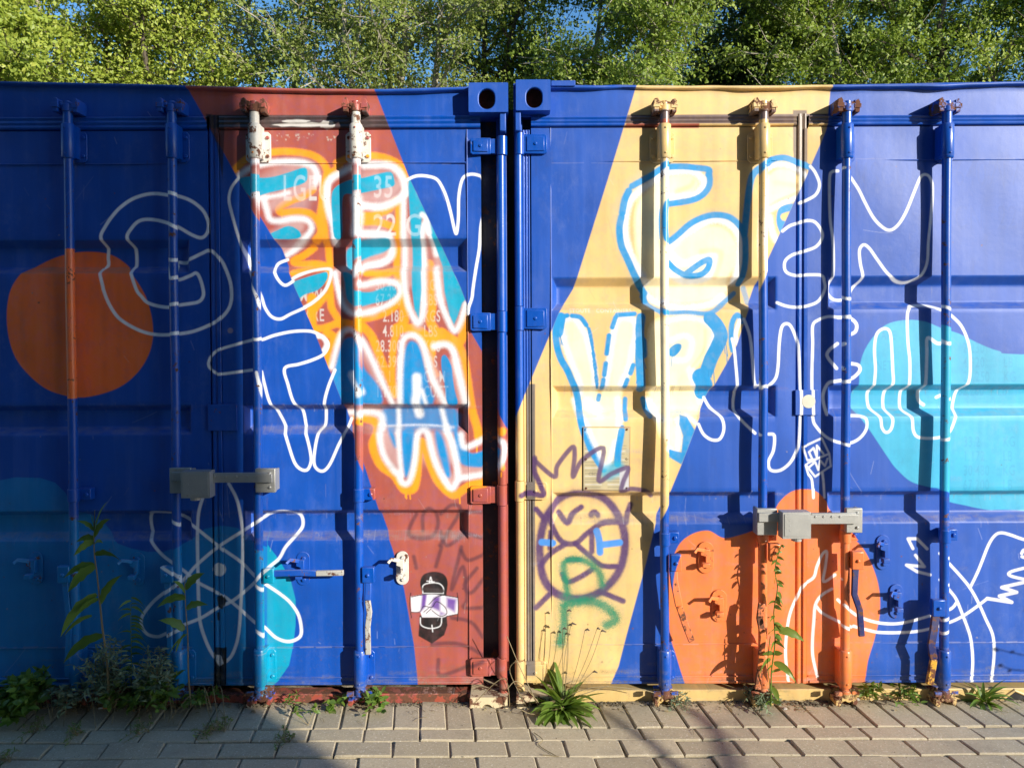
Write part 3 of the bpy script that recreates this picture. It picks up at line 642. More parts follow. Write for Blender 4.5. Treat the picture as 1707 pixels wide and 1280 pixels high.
# paste-up with joined hands
BK = lin(26, 22, 24)
fill(spline(K('C2', (1000, 760), (988, 700), (1010, 650), (1070, 632), (1130, 645), (1156, 690), (1150, 760), (1135, 800), (1010, 800)), 4, True), BK)
fill(K('C2', (985, 900), (1150, 900), (1155, 960), (1135, 1020), (1060, 1072), (978, 1025)), BK)
fill(K('C2', (930, 785), (1000, 772), (1060, 768), (1220, 790), (1218, 890), (1150, 905), (1130, 912), (1000, 912), (990, 880), (935, 882)), lin(236, 232, 240))
fill(K('C2', (1000, 772), (1030, 772), (1020, 850), (990, 880)), lin(110, 70, 160), 2); fill(K('C2', (1070, 790), (1110, 780), (1110, 900), (1140, 890), (1050, 850)), lin(110, 70, 160), 3); fill(K('C2', (1150, 790), (1210, 800), (1200, 880), (1150, 850)), lin(120, 84, 170), 3)
for p in ([(930, 765), (925, 840), (935, 915)], [(1215, 762), (1222, 840), (1215, 935)], [(935, 788), (1000, 775), (1080, 770), (1220, 790)], [(935, 880), (985, 878), (1010, 845), (1060, 850), (1090, 815), (1140, 850), (1150, 890), (1110, 905), (1060, 870)], [(1150, 905), (1216, 892)], [(1010, 880), (1040, 855)], [(1025, 888), (1055, 860)], [(1040, 835), (1085, 790), (1130, 775)]):
    stroke(K('C2', *p), 1.5, BK, .4)
for p in ([(1005, 765), (1005, 720), (1040, 703), (1100, 703), (1130, 730), (1130, 765)], [(990, 915), (995, 960), (1050, 980), (1110, 965), (1120, 915)], [(1030, 690), (1075, 695)], [(1045, 700), (1053, 665), (1062, 700)], [(1060, 960), (1065, 1000)]):
    stroke(K('C2', *p), 1.6, WHITE, .4)
stroke(K('C2', (1008, 765), (1130, 765)), 1.4, WHITE, .4); stroke(K('C2', (1010, 740), (1125, 750)), 6, lin(60, 50, 50), 2)

# --- small wear: scratches, chips, scuffs
for k in range(150):
    x = random.uniform(0, 1700); y = random.choice([random.uniform(160, 1140), random.uniform(800, 1140)])
    a = random.gauss(1.4, .5); L = random.uniform(3, 26)
    stroke([(x, y), (x + L * math.cos(a), y + L * math.sin(a))], .7, random.choice([WHITE, lin(150, 140, 140), lin(60, 40, 40)]), .4, None, random.uniform(.1, .35), smooth=False)
for k in range(160):
    x = random.uniform(0, 1700); y = random.choice([random.uniform(160, 1140), random.uniform(900, 1145)]); r = random.uniform(.6, 1.8)
    fill([(x + r * random.uniform(.5, 1.2) * math.cos(t), y + r * random.uniform(.5, 1.2) * math.sin(t)) for t in (0, 1.2, 2.4, 3.6, 5)], random.choice([lin(110, 60, 40), lin(150, 140, 130), lin(70, 40, 30)]), alpha=.8)
for k in range(70):      # rust and dirt runs below bolts, seams and brackets
    x = random.choice([random.choice((427, 597, 1108, 1272, 1410, 1576, 120, 292)) + random.uniform(-18, 18), random.uniform(20, 1690)]); y = random.choice((268, 272, 402, 477, 655, 684, 830, 862, 980, 1078, 1120))
    L = random.uniform(8, 50); c_ = random.choice([lin(96, 60, 44), lin(60, 52, 50), lin(150, 146, 140)])
    for q in range(4): stroke([(x, y + L * q / 5), (x + random.uniform(-.6, .6), y + L * (q + 1) / 5)], random.uniform(.8, 2.0), c_, 1.2, None, .20 * (1 - q / 5), smooth=False)
for k in range(26):      # rubbed patches
    x = random.uniform(380, 1690); y = random.uniform(700, 1140); w_ = random.uniform(6, 26)
    stroke([(x, y), (x + w_, y + random.uniform(-3, 3))], random.uniform(2, 8), random.choice([lin(130, 140, 170), lin(120, 110, 100)]), 3, None, random.uniform(.06, .18), spray=1.0)
# worn ledges: grime and vertical scratches along the lower ribs, chalky rub along the weld seams
for (xa, xb, ys, lv) in ((0, 780, (676, 853), .5), (920, 1293, (646, 823), 1.0), (1379, 1707, (646, 822), 1.0), (405, 780, (676, 853), 1.0), (0, 800, (893,), .5), (405, 780, (890, 712), .8), (920, 1707, (864,), .8)):
    for yy in ys:
        for k in range(int((xb - xa) / 5)):
            x = random.uniform(xa, xb); c_ = random.choice([lin(120, 84, 84), lin(86, 74, 70), lin(150, 140, 150), lin(170, 170, 185)])
            if random.random() < .5: stroke([(x, yy + random.uniform(-5, 2)), (x + random.uniform(-1, 1), yy + random.uniform(4, 15))], random.uniform(.7, 1.6), c_, .7, None, random.uniform(.12, .42) * lv, smooth=False)
            else: stroke([(x, yy + random.uniform(-2, 6)), (x + random.uniform(6, 40), yy + random.uniform(-2, 6))], random.uniform(1.5, 5), c_, 2.6, None, random.uniform(.05, .2) * lv, spray=1.0)
for (xa, xb, yy) in ((405, 780, 1077), (0, 320, 1077), (920, 1293, 1072), (1379, 1707, 1068), (405, 780, 272), (920, 1293, 271), (1379, 1707, 264)):
    x = xa
    while x < xb:
        L = random.uniform(4, 30)
        stroke([(x, yy + 1.5), (min(x + L, xb), yy + 1.5 + random.uniform(-.6, .6))], random.uniform(.8, 1.8), random.choice([lin(190, 186, 190), lin(150, 140, 140)]), .6, None, random.uniform(.1, .55) * (1 if yy > 500 else .4), smooth=False)
        x += L + random.uniform(0, 14)
for k in range(420):     # splashed dirt and chalk in the lowest hand's breadth
    x = random.uniform(0, 1707); y = 1150 - abs(random.gauss(0, 16)) - (2 if x < 853 else 8)
    stroke([(x, y), (x + random.uniform(4, 46), y + random.uniform(-1.5, 1.5))], random.uniform(1.5, 6), random.choice([lin(128, 118, 72), lin(96, 84, 62), lin(140, 132, 118), lin(160, 158, 160)]), 2.8, None, random.uniform(.05, .20), spray=1.0)
for k in range(90):      # long pale scratches
    x = random.uniform(0, 1707); y = random.uniform(200, 1130); a = random.choice([random.gauss(1.45, .25), random.uniform(0, 3.1)]); L = random.uniform(10, 60)
    stroke([(x, y), (x + L * .5 * math.cos(a), y + L * .5 * math.sin(a) + random.uniform(-2, 2)), (x + L * math.cos(a), y + L * math.sin(a))], .6, random.choice([WHITE, lin(40, 40, 60)]), .5, None, random.uniform(.08, .3))
# green algae and dirt at the foot of the doors, rust runs
for k in range(70):
    x = random.uniform(380, 1700); y = 1148 - random.random() ** 2 * 22
    stroke([(x, y), (x + random.uniform(8, 40), y + random.uniform(-2, 2))], random.uniform(2, 5), random.choice([lin(120, 110, 60), lin(96, 84, 62), lin(130, 118, 100)]), 3, None, random.uniform(.1, .35), spray=.9)
fill([(697, 1145), (757, 1144), (757, 1153), (697, 1153)], lin(210, 206, 200), 1, spray=.9); 
for k in range(26):
    x = random.uniform(697, 757); stroke([(x, 1145), (x + 2, 1153)], random.uniform(1, 3), lin(24, 22, 22), .5, None, .8, smooth=False)

px4 = np.ones((NH, NW, 4), dtype=np.float32)
px4[..., :3] = np.clip(IMG * (.90 + .20 * _roll)[..., None], 0, 1)
paint_img = bpy.data.images.new("mural_paint", NW, NH, float_buffer=True, is_data=True)
paint_img.colorspace_settings.name = 'Non-Color'
paint_img.pixels.foreach_set(px4.ravel())
paint_img.update()
try: paint_img.pack()
except Exception as e: print("pack", e)
del px4
# ------------------------------------------------------------------ materials
def newmat(name):
    mt = bpy.data.materials.new(name); mt.use_nodes = True
    nt = mt.node_tree
    return mt, nt, nt.nodes['Principled BSDF']
def N(nt, typ, **kw):
    n = nt.nodes.new(typ)
    for k, v in kw.items(): setattr(n, k, v)
    return n
def noise(nt, vec, scale, detail=4, rough=.55):
    n = N(nt, 'ShaderNodeTexNoise'); n.inputs['Scale'].default_value = scale; n.inputs['Detail'].default_value = detail; n.inputs['Roughness'].default_value = rough
    nt.links.new(vec, n.inputs['Vector']); return n.outputs[0]
def ramp(nt, fac, a, b, ca=(0, 0, 0, 1), cb=(1, 1, 1, 1)):
    r = N(nt, 'ShaderNodeValToRGB'); r.color_ramp.elements[0].position = a; r.color_ramp.elements[1].position = b
    r.color_ramp.elements[0].color = ca; r.color_ramp.elements[1].color = cb
    nt.links.new(fac, r.inputs[0]); return r.outputs[0]
def mix(nt, fac, a, b, mode='MIX'):
    n = N(nt, 'ShaderNodeMix', data_type='RGBA', blend_type=mode)
    for s_, v in ((n.inputs[0], fac), (n.inputs[6], a), (n.inputs[7], b)):
        if isinstance(v, (int, float)): s_.default_value = v
        elif isinstance(v, tuple): s_.default_value = v if len(v) == 4 else (*v, 1)
        else: nt.links.new(v, s_)
    return n.outputs[2]
def mth(nt, op, a, b=None):
    n = N(nt, 'ShaderNodeMath', operation=op)
    for s_, v in ((n.inputs[0], a), (n.inputs[1], b)):
        if v is None: continue
        if isinstance(v, (int, float)): s_.default_value = v
        else: nt.links.new(v, s_)
    return n.outputs[0]
def scaled(nt, vec, sc):
    n = N(nt, 'ShaderNodeMapping'); n.inputs['Scale'].default_value = sc; nt.links.new(vec, n.inputs[0]); return n.outputs[0]

def paint_mat(name, rust=0.0, over=None, rough=.50, dust=.35):
    """mural paint on steel; rust = share of bare rusty metal; over = a colour that replaces the mural"""
    mt, nt, b = newmat(name); L = nt.links
    pos = N(nt, 'ShaderNodeNewGeometry')
    sp = N(nt, 'ShaderNodeSeparateXYZ'); L.new(pos.outputs['Position'], sp.inputs[0])
    P3 = pos.outputs['Position']
    if over is None:
        u = mth(nt, 'DIVIDE', mth(nt, 'SUBTRACT', sp.outputs[0], TX0), TW)
        v = mth(nt, 'DIVIDE', mth(nt, 'SUBTRACT', sp.outputs[2], TZ0), TH)
        cb = N(nt, 'ShaderNodeCombineXYZ'); L.new(u, cb.inputs[0]); L.new(v, cb.inputs[1])
        im = N(nt, 'ShaderNodeTexImage', image=paint_img, interpolation='Cubic', extension='EXTEND'); L.new(cb.outputs[0], im.inputs[0])
        col = im.outputs[0]
    else:
        rgb = N(nt, 'ShaderNodeRGB'); rgb.outputs[0].default_value = (*[float(c) for c in over], 1); col = rgb.outputs[0]
    # uneven coat: chalking, vertical streaks
    n1 = noise(nt, P3, 2.2, 5); n2 = noise(nt, scaled(nt, P3, (22, 22, 1.6)), 1.0, 4); n3 = noise(nt, P3, 60, 6, .7)
    k = mth(nt, 'ADD', mth(nt, 'MULTIPLY', n1, .30), mth(nt, 'ADD', mth(nt, 'MULTIPLY', n2, .26), .72))
    hsv = N(nt, 'ShaderNodeHueSaturation'); L.new(col, hsv.inputs['Color']); L.new(k, hsv.inputs['Value']); hsv.inputs['Saturation'].default_value = 1.0
    col = hsv.outputs[0]
    col = mix(nt, mth(nt, 'MULTIPLY', ramp(nt, n2, .52, .82), .06), col, (.45, .45, .46))
    chalk = ramp(nt, noise(nt, scaled(nt, P3, (1, 1, .7)), 13, 6, .72), .50, .74)
    big = ramp(nt, noise(nt, P3, 1.6, 3), .38, .66)
    col = mix(nt, mth(nt, 'MULTIPLY', mth(nt, 'MULTIPLY', chalk, big), .14), col, (.42, .45, .52))
    soot = ramp(nt, noise(nt, scaled(nt, P3, (1.4, 1.4, .8)), 7, 7, .75), .56, .80)
    col = mix(nt, mth(nt, 'MULTIPLY', soot, .22), col, (.05, .045, .045))
    # dust on faces that look up, thicker where noise says so
    sn = N(nt, 'ShaderNodeSeparateXYZ'); L.new(pos.outputs['Normal'], sn.inputs[0])
    up = ramp(nt, sn.outputs[2], .15, .75)
    dn = ramp(nt, noise(nt, scaled(nt, P3, (9, 9, 30)), 2.0, 5), .3, .8)
    col = mix(nt, mth(nt, 'MULTIPLY', mth(nt, 'MULTIPLY', up, dn), dust), col, (.30, .27, .22))
    # soot washed down the panels near their foot
    low = ramp(nt, sp.outputs[2], 0.0, .55, (1, 1, 1, 1), (0, 0, 0, 1))
    sp2 = ramp(nt, n3, .55, .72)
    col = mix(nt, mth(nt, 'MULTIPLY', mth(nt, 'MULTIPLY', low, sp2), .35), col, (.16, .13, .10))
    if rust:
        rn = noise(nt, P3, 26, 6, .72)
        rf = ramp(nt, rn, .62 - rust * .45, .66 - rust * .40)
        rc = mix(nt, noise(nt, P3, 90, 4), (.20, .07, .03), (.055, .028, .02))
        col = mix(nt, rf, col, rc)
        L.new(mth(nt, 'ADD', mth(nt, 'MULTIPLY', rf, .45), rough), b.inputs['Roughness'])
    else:
        L.new(mth(nt, 'ADD', mth(nt, 'MULTIPLY', n1, .22), rough - .10), b.inputs['Roughness'])
    L.new(col, b.inputs['Base Color'])
    b.inputs['Specular IOR Level'].default_value = .60
    bp = N(nt, 'ShaderNodeBump'); bp.inputs['Strength'].default_value = .32; bp.inputs['Distance'].default_value = .003
    h = mth(nt, 'ADD', mth(nt, 'MULTIPLY', noise(nt, P3, 5, 3), 1.2), mth(nt, 'ADD', mth(nt, 'MULTIPLY', noise(nt, P3, 45, 4), .35), mth(nt, 'MULTIPLY', noise(nt, P3, 260, 2), .10)))
    L.new(h, bp.inputs['Height']); L.new(bp.outputs[0], b.inputs['Normal'])
    return mt
M_DOOR = paint_mat('mural_paint_on_steel', dust=.45)
M_BAR = paint_mat('mural_paint_on_bars', rough=.30, dust=.3)
M_RUSTY = paint_mat('chipped_paint_on_rust', rust=.35)
M_RUSTY2 = paint_mat('rusty_iron_with_paint', rust=.40)
M_ROD = paint_mat('mural_paint_on_rods', rough=.34, rust=.05)
M_BLUE = paint_mat('blue_paint', over=BLUE)
M_BLUER = paint_mat('blue_paint_chipped', over=BLUE, rust=.04)
M_BARC = paint_mat('mural_paint_chipped', rust=.10)
M_BARR = paint_mat('mural_paint_worn_lever', rust=.30)
M_NAVY = paint_mat('navy_lever_paint', over=lin(14, 26, 92), rust=.22)
M_WHITEP = paint_mat('white_paint_worn', over=lin(206, 202, 192), rust=.16)
M_CREAM = paint_mat('cream_paint_worn', over=lin(214, 196, 160), rust=.28)
M_REDIN = paint_mat('rust_red_primer', over=lin(112, 58, 40), rust=.3)
M_DARKIN = paint_mat('dark_inner_steel', over=lin(20, 22, 44), rust=.1)
M_HANDLE = paint_mat('worn_lever_metal', over=lin(176, 174, 168), rust=.20)
M_YELH = paint_mat('worn_yellow_lever', over=lin(214, 160, 50), rust=.3)
M_GAPDARK = paint_mat('dark_gap_fill', over=lin(22, 22, 24))  # near-black colour standing in for the shade inside gaps and openings
def steel(name, c, rough=.45, metal=.7):
    mt, nt, b = newmat(name); L = nt.links
    g = N(nt, 'ShaderNodeNewGeometry').outputs['Position']
    n = noise(nt, g, 14, 6, .7); n2 = noise(nt, g, 160, 4)
    col = mix(nt, n, tuple(x * .7 for x in c), tuple(min(1, x * 1.15) for x in c))
    col = mix(nt, ramp(nt, noise(nt, g, 34, 6, .75), .64, .74), col, (.13, .07, .04))
    L.new(col, b.inputs['Base Color']); b.inputs['Metallic'].default_value = metal
    L.new(mth(nt, 'ADD', mth(nt, 'MULTIPLY', n2, .2), rough), b.inputs['Roughness'])
    bp = N(nt, 'ShaderNodeBump'); bp.inputs['Strength'].default_value = .15; bp.inputs['Distance'].default_value = .002; L.new(n2, bp.inputs['Height']); L.new(bp.outputs[0], b.inputs['Normal'])
    return mt
M_GALV = steel('galvanised_steel', (.42, .42, .40), .42, .55)

def leafmat(name, cs, trans=.35, rough=.5, scale=3.0):
    mt, nt, b = newmat(name); L = nt.links
    g = N(nt, 'ShaderNodeNewGeometry')
    r = N(nt, 'ShaderNodeValToRGB'); r.color_ramp.elements[0].color = (*cs[0], 1); r.color_ramp.elements[1].color = (*cs[-1], 1)
    for i, c in enumerate(cs[1:-1]):
        e = r.color_ramp.elements.new((i + 1) / (len(cs) - 1)); e.color = (*c, 1)
    f = mth(nt, 'ADD', mth(nt, 'MULTIPLY', g.outputs['Random Per Island'], .55), mth(nt, 'MULTIPLY', noise(nt, g.outputs['Position'], scale, 3), .5))
    L.new(f, r.inputs[0]); L.new(r.outputs[0], b.inputs['Base Color']); b.inputs['Roughness'].default_value = rough
    tr = N(nt, 'ShaderNodeBsdfTranslucent'); L.new(mix(nt, .5, r.outputs[0], (.30, .42, .02), 'MIX'), tr.inputs[0])
    ms = N(nt, 'ShaderNodeMixShader'); ms.inputs[0].default_value = trans
    out = nt.nodes['Material Output']
    L.new(b.outputs[0], ms.inputs[1]); L.new(tr.outputs[0], ms.inputs[2]); L.new(ms.outputs[0], out.inputs[0])
    return mt
M_LEAF_A = leafmat('leaf_yellow_green', [(.16, .23, .03), (.32, .40, .05), (.54, .56, .09)])
M_LEAF_B = leafmat('leaf_olive_green', [(.08, .12, .025), (.22, .28, .05), (.40, .44, .12)])
M_LEAF_C = leafmat('leaf_fresh_green', [(.07, .12, .015), (.20, .29, .035), (.42, .48, .08)])
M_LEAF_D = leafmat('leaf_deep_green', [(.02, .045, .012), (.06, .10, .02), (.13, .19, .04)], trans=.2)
M_WEED = leafmat('weed_leaf', [(.06, .12, .015), (.12, .21, .03), (.22, .32, .06)], .3, .4, 20)
M_WEEDG = leafmat('grey_weed_leaf', [(.12, .16, .09), (.18, .24, .14), (.28, .32, .2)], .2, .6, 20)
M_DRY = leafmat('dry_stalk', [(.16, .12, .06), (.26, .2, .1), (.36, .3, .18)], .1, .7, 20)
def barkmat(name, a, b_):
    mt, nt, b = newmat(name); L = nt.links
    g = N(nt, 'ShaderNodeNewGeometry').outputs['Position']
    L.new(mix(nt, noise(nt, scaled(nt, g, (6, 6, 1.5)), 3, 6, .7), a, b_), b.inputs['Base Color']); b.inputs['Roughness'].default_value = .9
    bp = N(nt, 'ShaderNodeBump'); bp.inputs['Strength'].default_value = .5; L.new(noise(nt, g, 30, 5), bp.inputs['Height']); L.new(bp.outputs[0], b.inputs['Normal'])
    return mt
M_BARK = barkmat('bark', (.22, .19, .14), (.46, .42, .33)); M_BARKD = barkmat('dark_bark', (.05, .04, .03), (.14, .11, .08))
def paver_mat():
    mt, nt, b = newmat('concrete_paver'); L = nt.links
    g = N(nt, 'ShaderNodeNewGeometry'); p = g.outputs['Position']
    n = noise(nt, p, 9, 5); n2 = noise(nt, p, 85, 5, .85); n3 = noise(nt, p, 120, 4, .85)
    c = mix(nt, g.outputs['Random Per Island'], (.42, .355, .235), (.54, .46, .315))
    c = mix(nt, mth(nt, 'MULTIPLY', n, .6), c, (.37, .315, .215))
    c = mix(nt, mth(nt, 'MULTIPLY', ramp(nt, n2, .54, .66), .6), c, (.20, .16, .11))
    c = mix(nt, mth(nt, 'MULTIPLY', ramp(nt, n3, .585, .63), .85), c, (.74, .68, .54))
    c = mix(nt, mth(nt, 'MULTIPLY', ramp(nt, noise(nt, p, 26, 6, .75), .56, .75), .5), c, (.24, .20, .15))
    c = mix(nt, mth(nt, 'MULTIPLY', ramp(nt, noise(nt, p, 3.2, 5, .7), .5, .72), .45), c, (.20, .17, .13))
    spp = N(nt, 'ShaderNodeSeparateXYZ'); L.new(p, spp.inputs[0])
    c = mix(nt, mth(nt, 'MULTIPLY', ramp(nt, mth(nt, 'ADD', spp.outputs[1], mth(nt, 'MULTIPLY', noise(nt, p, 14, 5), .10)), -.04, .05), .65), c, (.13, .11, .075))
    L.new(c, b.inputs['Base Color']); b.inputs['Roughness'].default_value = .88
    bp = N(nt, 'ShaderNodeBump'); bp.inputs['Strength'].default_value = .6; bp.inputs['Distance'].default_value = .002
    L.new(mth(nt, 'ADD', n2, mth(nt, 'MULTIPLY', n, .8)), bp.inputs['Height']); L.new(bp.outputs[0], b.inputs['Normal'])
    return mt
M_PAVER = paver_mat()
def soil(name, a, b_, sc=40):
    mt, nt, b = newmat(name); L = nt.links
    p = N(nt, 'ShaderNodeNewGeometry').outputs['Position']
    n = noise(nt, p, sc, 6, .75)
    L.new(mix(nt, ramp(nt, n, .3, .7), a, b_), b.inputs['Base Color']); b.inputs['Roughness'].default_value = .95
    bp = N(nt, 'ShaderNodeBump'); bp.inputs['Strength'].default_value = .8; bp.inputs['Distance'].default_value = .006; L.new(n, bp.inputs['Height']); L.new(bp.outputs[0], b.inputs['Normal'])
    return mt
M_SAND = soil('joint_sand', (.34, .29, .20), (.66, .58, .44), 120)
def sandmix():
    mt = M_SAND; nt = mt.node_tree; b = nt.nodes['Principled BSDF']; L = nt.links
    old = b.inputs['Base Color'].links[0].from_socket; p = N(nt, 'ShaderNodeNewGeometry').outputs['Position']
    c = mix(nt, ramp(nt, noise(nt, p, 4, 4, .7), .42, .58), old, (.10, .085, .05))
    L.new(c, b.inputs['Base Color'])
sandmix()
M_SOIL = soil('dirt', (.05, .04, .03), (.20, .17, .11), 60)
M_GROUND = soil('ground_soil_and_grass', (.05, .07, .02), (.14, .12, .07), 2)
def simple(name, c, rough=.7, em=None):
    mt, nt, b = newmat(name); b.inputs['Base Color'].default_value = (*c, 1); b.inputs['Roughness'].default_value = rough; return mt
def brickwall():
    mt, nt, b = newmat('brick_facade')
    g = N(nt, 'ShaderNodeNewGeometry').outputs['Position']
    br = N(nt, 'ShaderNodeTexBrick'); br.inputs['Scale'].default_value = 4
    sp = N(nt, 'ShaderNodeSeparateXYZ'); nt.links.new(g, sp.inputs[0]); cb = N(nt, 'ShaderNodeCombineXYZ')
    nt.links.new(mth(nt, 'ADD', sp.outputs[0], sp.outputs[1]), cb.inputs[0]); nt.links.new(sp.outputs[2], cb.inputs[1]); nt.links.new(cb.outputs[0], br.inputs[0])
    br.inputs['Color1'].default_value = (.26, .12, .08, 1); br.inputs['Color2'].default_value = (.2, .09, .06, 1); br.inputs['Mortar'].default_value = (.3, .28, .25, 1)
    nt.links.new(br.outputs[0], b.inputs['Base Color']); b.inputs['Roughness'].default_value = .85
    return mt
M_BRICK = brickwall()
# ------------------------------------------------------------------ ground
def grid_sheet(name, x0, x1, y0, y1, z, mat):
    return tag(np_mesh(name, [(x0, y0, z), (x1, y0, z), (x1, y1, z), (x0, y1, z)], [(0, 1, 2, 3)], mat), kind='structure')
grid_sheet('ground', -300, 300, -300, 300, -.05, M_GROUND)
grid_sheet('pavement_bed', -6, 6, -5.2, .5, -.009, M_SAND)
def bank():  # earth bank added out of view to darken the gap between the containers
    xs = np.linspace(-30, 30, 60); ys = np.array([6.3, 6.6, 8, 10, 14, 22, 60]); zs = np.array([-.1, 1.9, 2.1, 2.3, 2.6, 3, 3])
    V = [(x, y + .1 * math.sin(x * 3), z + .1 * math.sin(x * 1.7 + y)) for y, z in zip(ys, zs) for x in xs]
    n = len(xs); Q = [(j * n + i, j * n + i + 1, (j + 1) * n + i + 1, (j + 1) * n + i) for j in range(len(ys) - 1) for i in range(n - 1)]
    tag(np_mesh('hill', V, Q, M_GROUND, smooth=True), kind='structure')
bank()
def pavement():
    V = []; Q = []
    def brick(x0, x1, ya, yb, sh):
        g = .0035
        x0 += g; x1 -= g; ya += g; yb -= g             # ya nearer the wall (larger Y is yb)
        c = .004; z = random.gauss(0, .0014); tx = random.gauss(0, .0011); ty = random.gauss(0, .0010)
        j = [random.gauss(0, .0016) for _ in range(8)]
        def pt(x, y, zz, i=0): return (x + sh * (-y) + j[i], y + j[i + 4], zz)
        n = len(V)
        cs = [(x0, ya), (x1, ya), (x1, yb), (x0, yb)]
        for i, (x, y) in enumerate(cs): V.append(pt(x, y, -.02, i))
        for i, (x, y) in enumerate(cs): V.append(pt(x, y, z - c + (tx if i in (1, 2) else -tx) + (ty if i > 1 else -ty), i))
        for i, (x, y) in enumerate(cs):
            sx = c if i in (0, 3) else -c; sy = c if i < 2 else -c
            V.append(pt(x + sx, y + sy, z + (tx if i in (1, 2) else -tx) + (ty if i > 1 else -ty), i))
        for i in range(4):
            k = (i + 1) % 4
            Q.append((n + i, n + k, n + 4 + k, n + 4 + i)); Q.append((n + 4 + i, n + 4 + k, n + 8 + k, n + 8 + i))
        Q.append((n + 8, n + 9, n + 10, n + 11))
    SH = .13
    x = -.259 - .105 * 48
    x -= SH * .215
    while x < 5: brick(x, x + .105, -.215, .012, SH); x += .105
    y = -.215; r = 0
    phases = [-.147 - SH * .26, -.023 - SH * .35, -.129 - SH * .46]
    while y > -4.9:
        h = .087 if r == 0 else .1035
        ph = phases[r] if r < 3 else phases[2] + (.1067 if (r % 2) else 0)
        x = ph - .2135 * 24
        while x < 5: brick(x, x + .2135, y - h, y, SH); x += .2135
        y -= h; r += 1
    o = np_mesh('pavement', V, Q, M_PAVER)
    tag(o, kind='structure')
pavement()

# ------------------------------------------------------------------ containers
def smooth_trap(x, a, b, s0, s1):
    """0 outside a..b, 1 inside, ramps s0 and s1 wide inside the span"""
    def ss(t):
        t = np.clip(t, 0, 1); k = .16
        return np.clip((t - k * .5) / (1 - k), 0, 1) * .86 + .14 * (t * t * (3 - 2 * t))
    return ss((x - a) / s0) * ss((b - x) / s1)

def door_mesh(X0, X1, Z0, Z1, rx0, rx1, recs, parent, yback=.055, seed=0):
    R = np.random.default_rng(seed)
    ex = .025
    xs = set(np.linspace(X0, X1, 46)); zs = set(np.linspace(Z0, Z1, 88))
    for a in (rx0, rx1 - ex): xs |= set(np.linspace(a, a + ex, 9))
    for (z1, z2, z3, z4) in recs: zs |= set(np.linspace(z4, z3, 10)) | set(np.linspace(z2, z1, 10))
    xs = np.array(sorted(xs)); zs = np.array(sorted(zs))
    XX, ZZ = np.meshgrid(xs, zs)
    dep = np.zeros_like(XX)
    for (z1, z2, z3, z4) in recs:     # z1 top of upper slope > z2 > z3 > z4
        fx = smooth_trap(XX, rx0, rx1, ex, ex)
        fz = smooth_trap(ZZ, z4, z1, z3 - z4, z1 - z2)
        dep = np.maximum(dep, .036 * np.minimum(fx, fz))
    ph = R.random(6) * 6.28
    dent = .0023 * (np.sin(XX * 5.1 + ph[0] + 1.3 * np.sin(ZZ * 2.2 + ph[1])) + np.sin(ZZ * 6.3 + ph[2] + 1.5 * np.sin(XX * 3.3 + ph[3])) + .6 * np.sin(XX * 11 + ZZ * 9 + ph[4]))
    edge = np.minimum(np.minimum(XX - X0, X1 - XX), np.minimum(ZZ - Z0, Z1 - ZZ))
    Y = dep + dent * np.clip(edge / .06, 0, 1)
    V = np.stack([XX, Y, ZZ], -1).reshape(-1, 3)
    ny, nx = XX.shape
    idx = np.arange(nx * ny).reshape(ny, nx)
    Q = np.stack([idx[:-1, :-1], idx[:-1, 1:], idx[1:, 1:], idx[1:, :-1]], -1).reshape(-1, 4)
    bd = np.concatenate([idx[0, :], idx[1:, -1], idx[-1, -2::-1], idx[-2:0:-1, 0]])
    BV = V[bd].copy(); FV = V[bd].copy(); BV[:, 1] = yback
    n0 = len(V); m_ = len(bd)
    V = np.concatenate([V, FV, BV])
    a = np.arange(m_); b = (a + 1) % m_
    Q2 = np.stack([n0 + b, n0 + a, n0 + m_ + a, n0 + m_ + b], -1)
    Q = np.concatenate([Q, Q2])
    o = np_mesh('door', V, Q, M_DOOR, parent, smooth=True)
    return o

def bolt(mb, x, y, z, r=.008, h=.007):
    mb.tube([(x, y, z), (x, y - h, z)], [r, r * .9], 6)

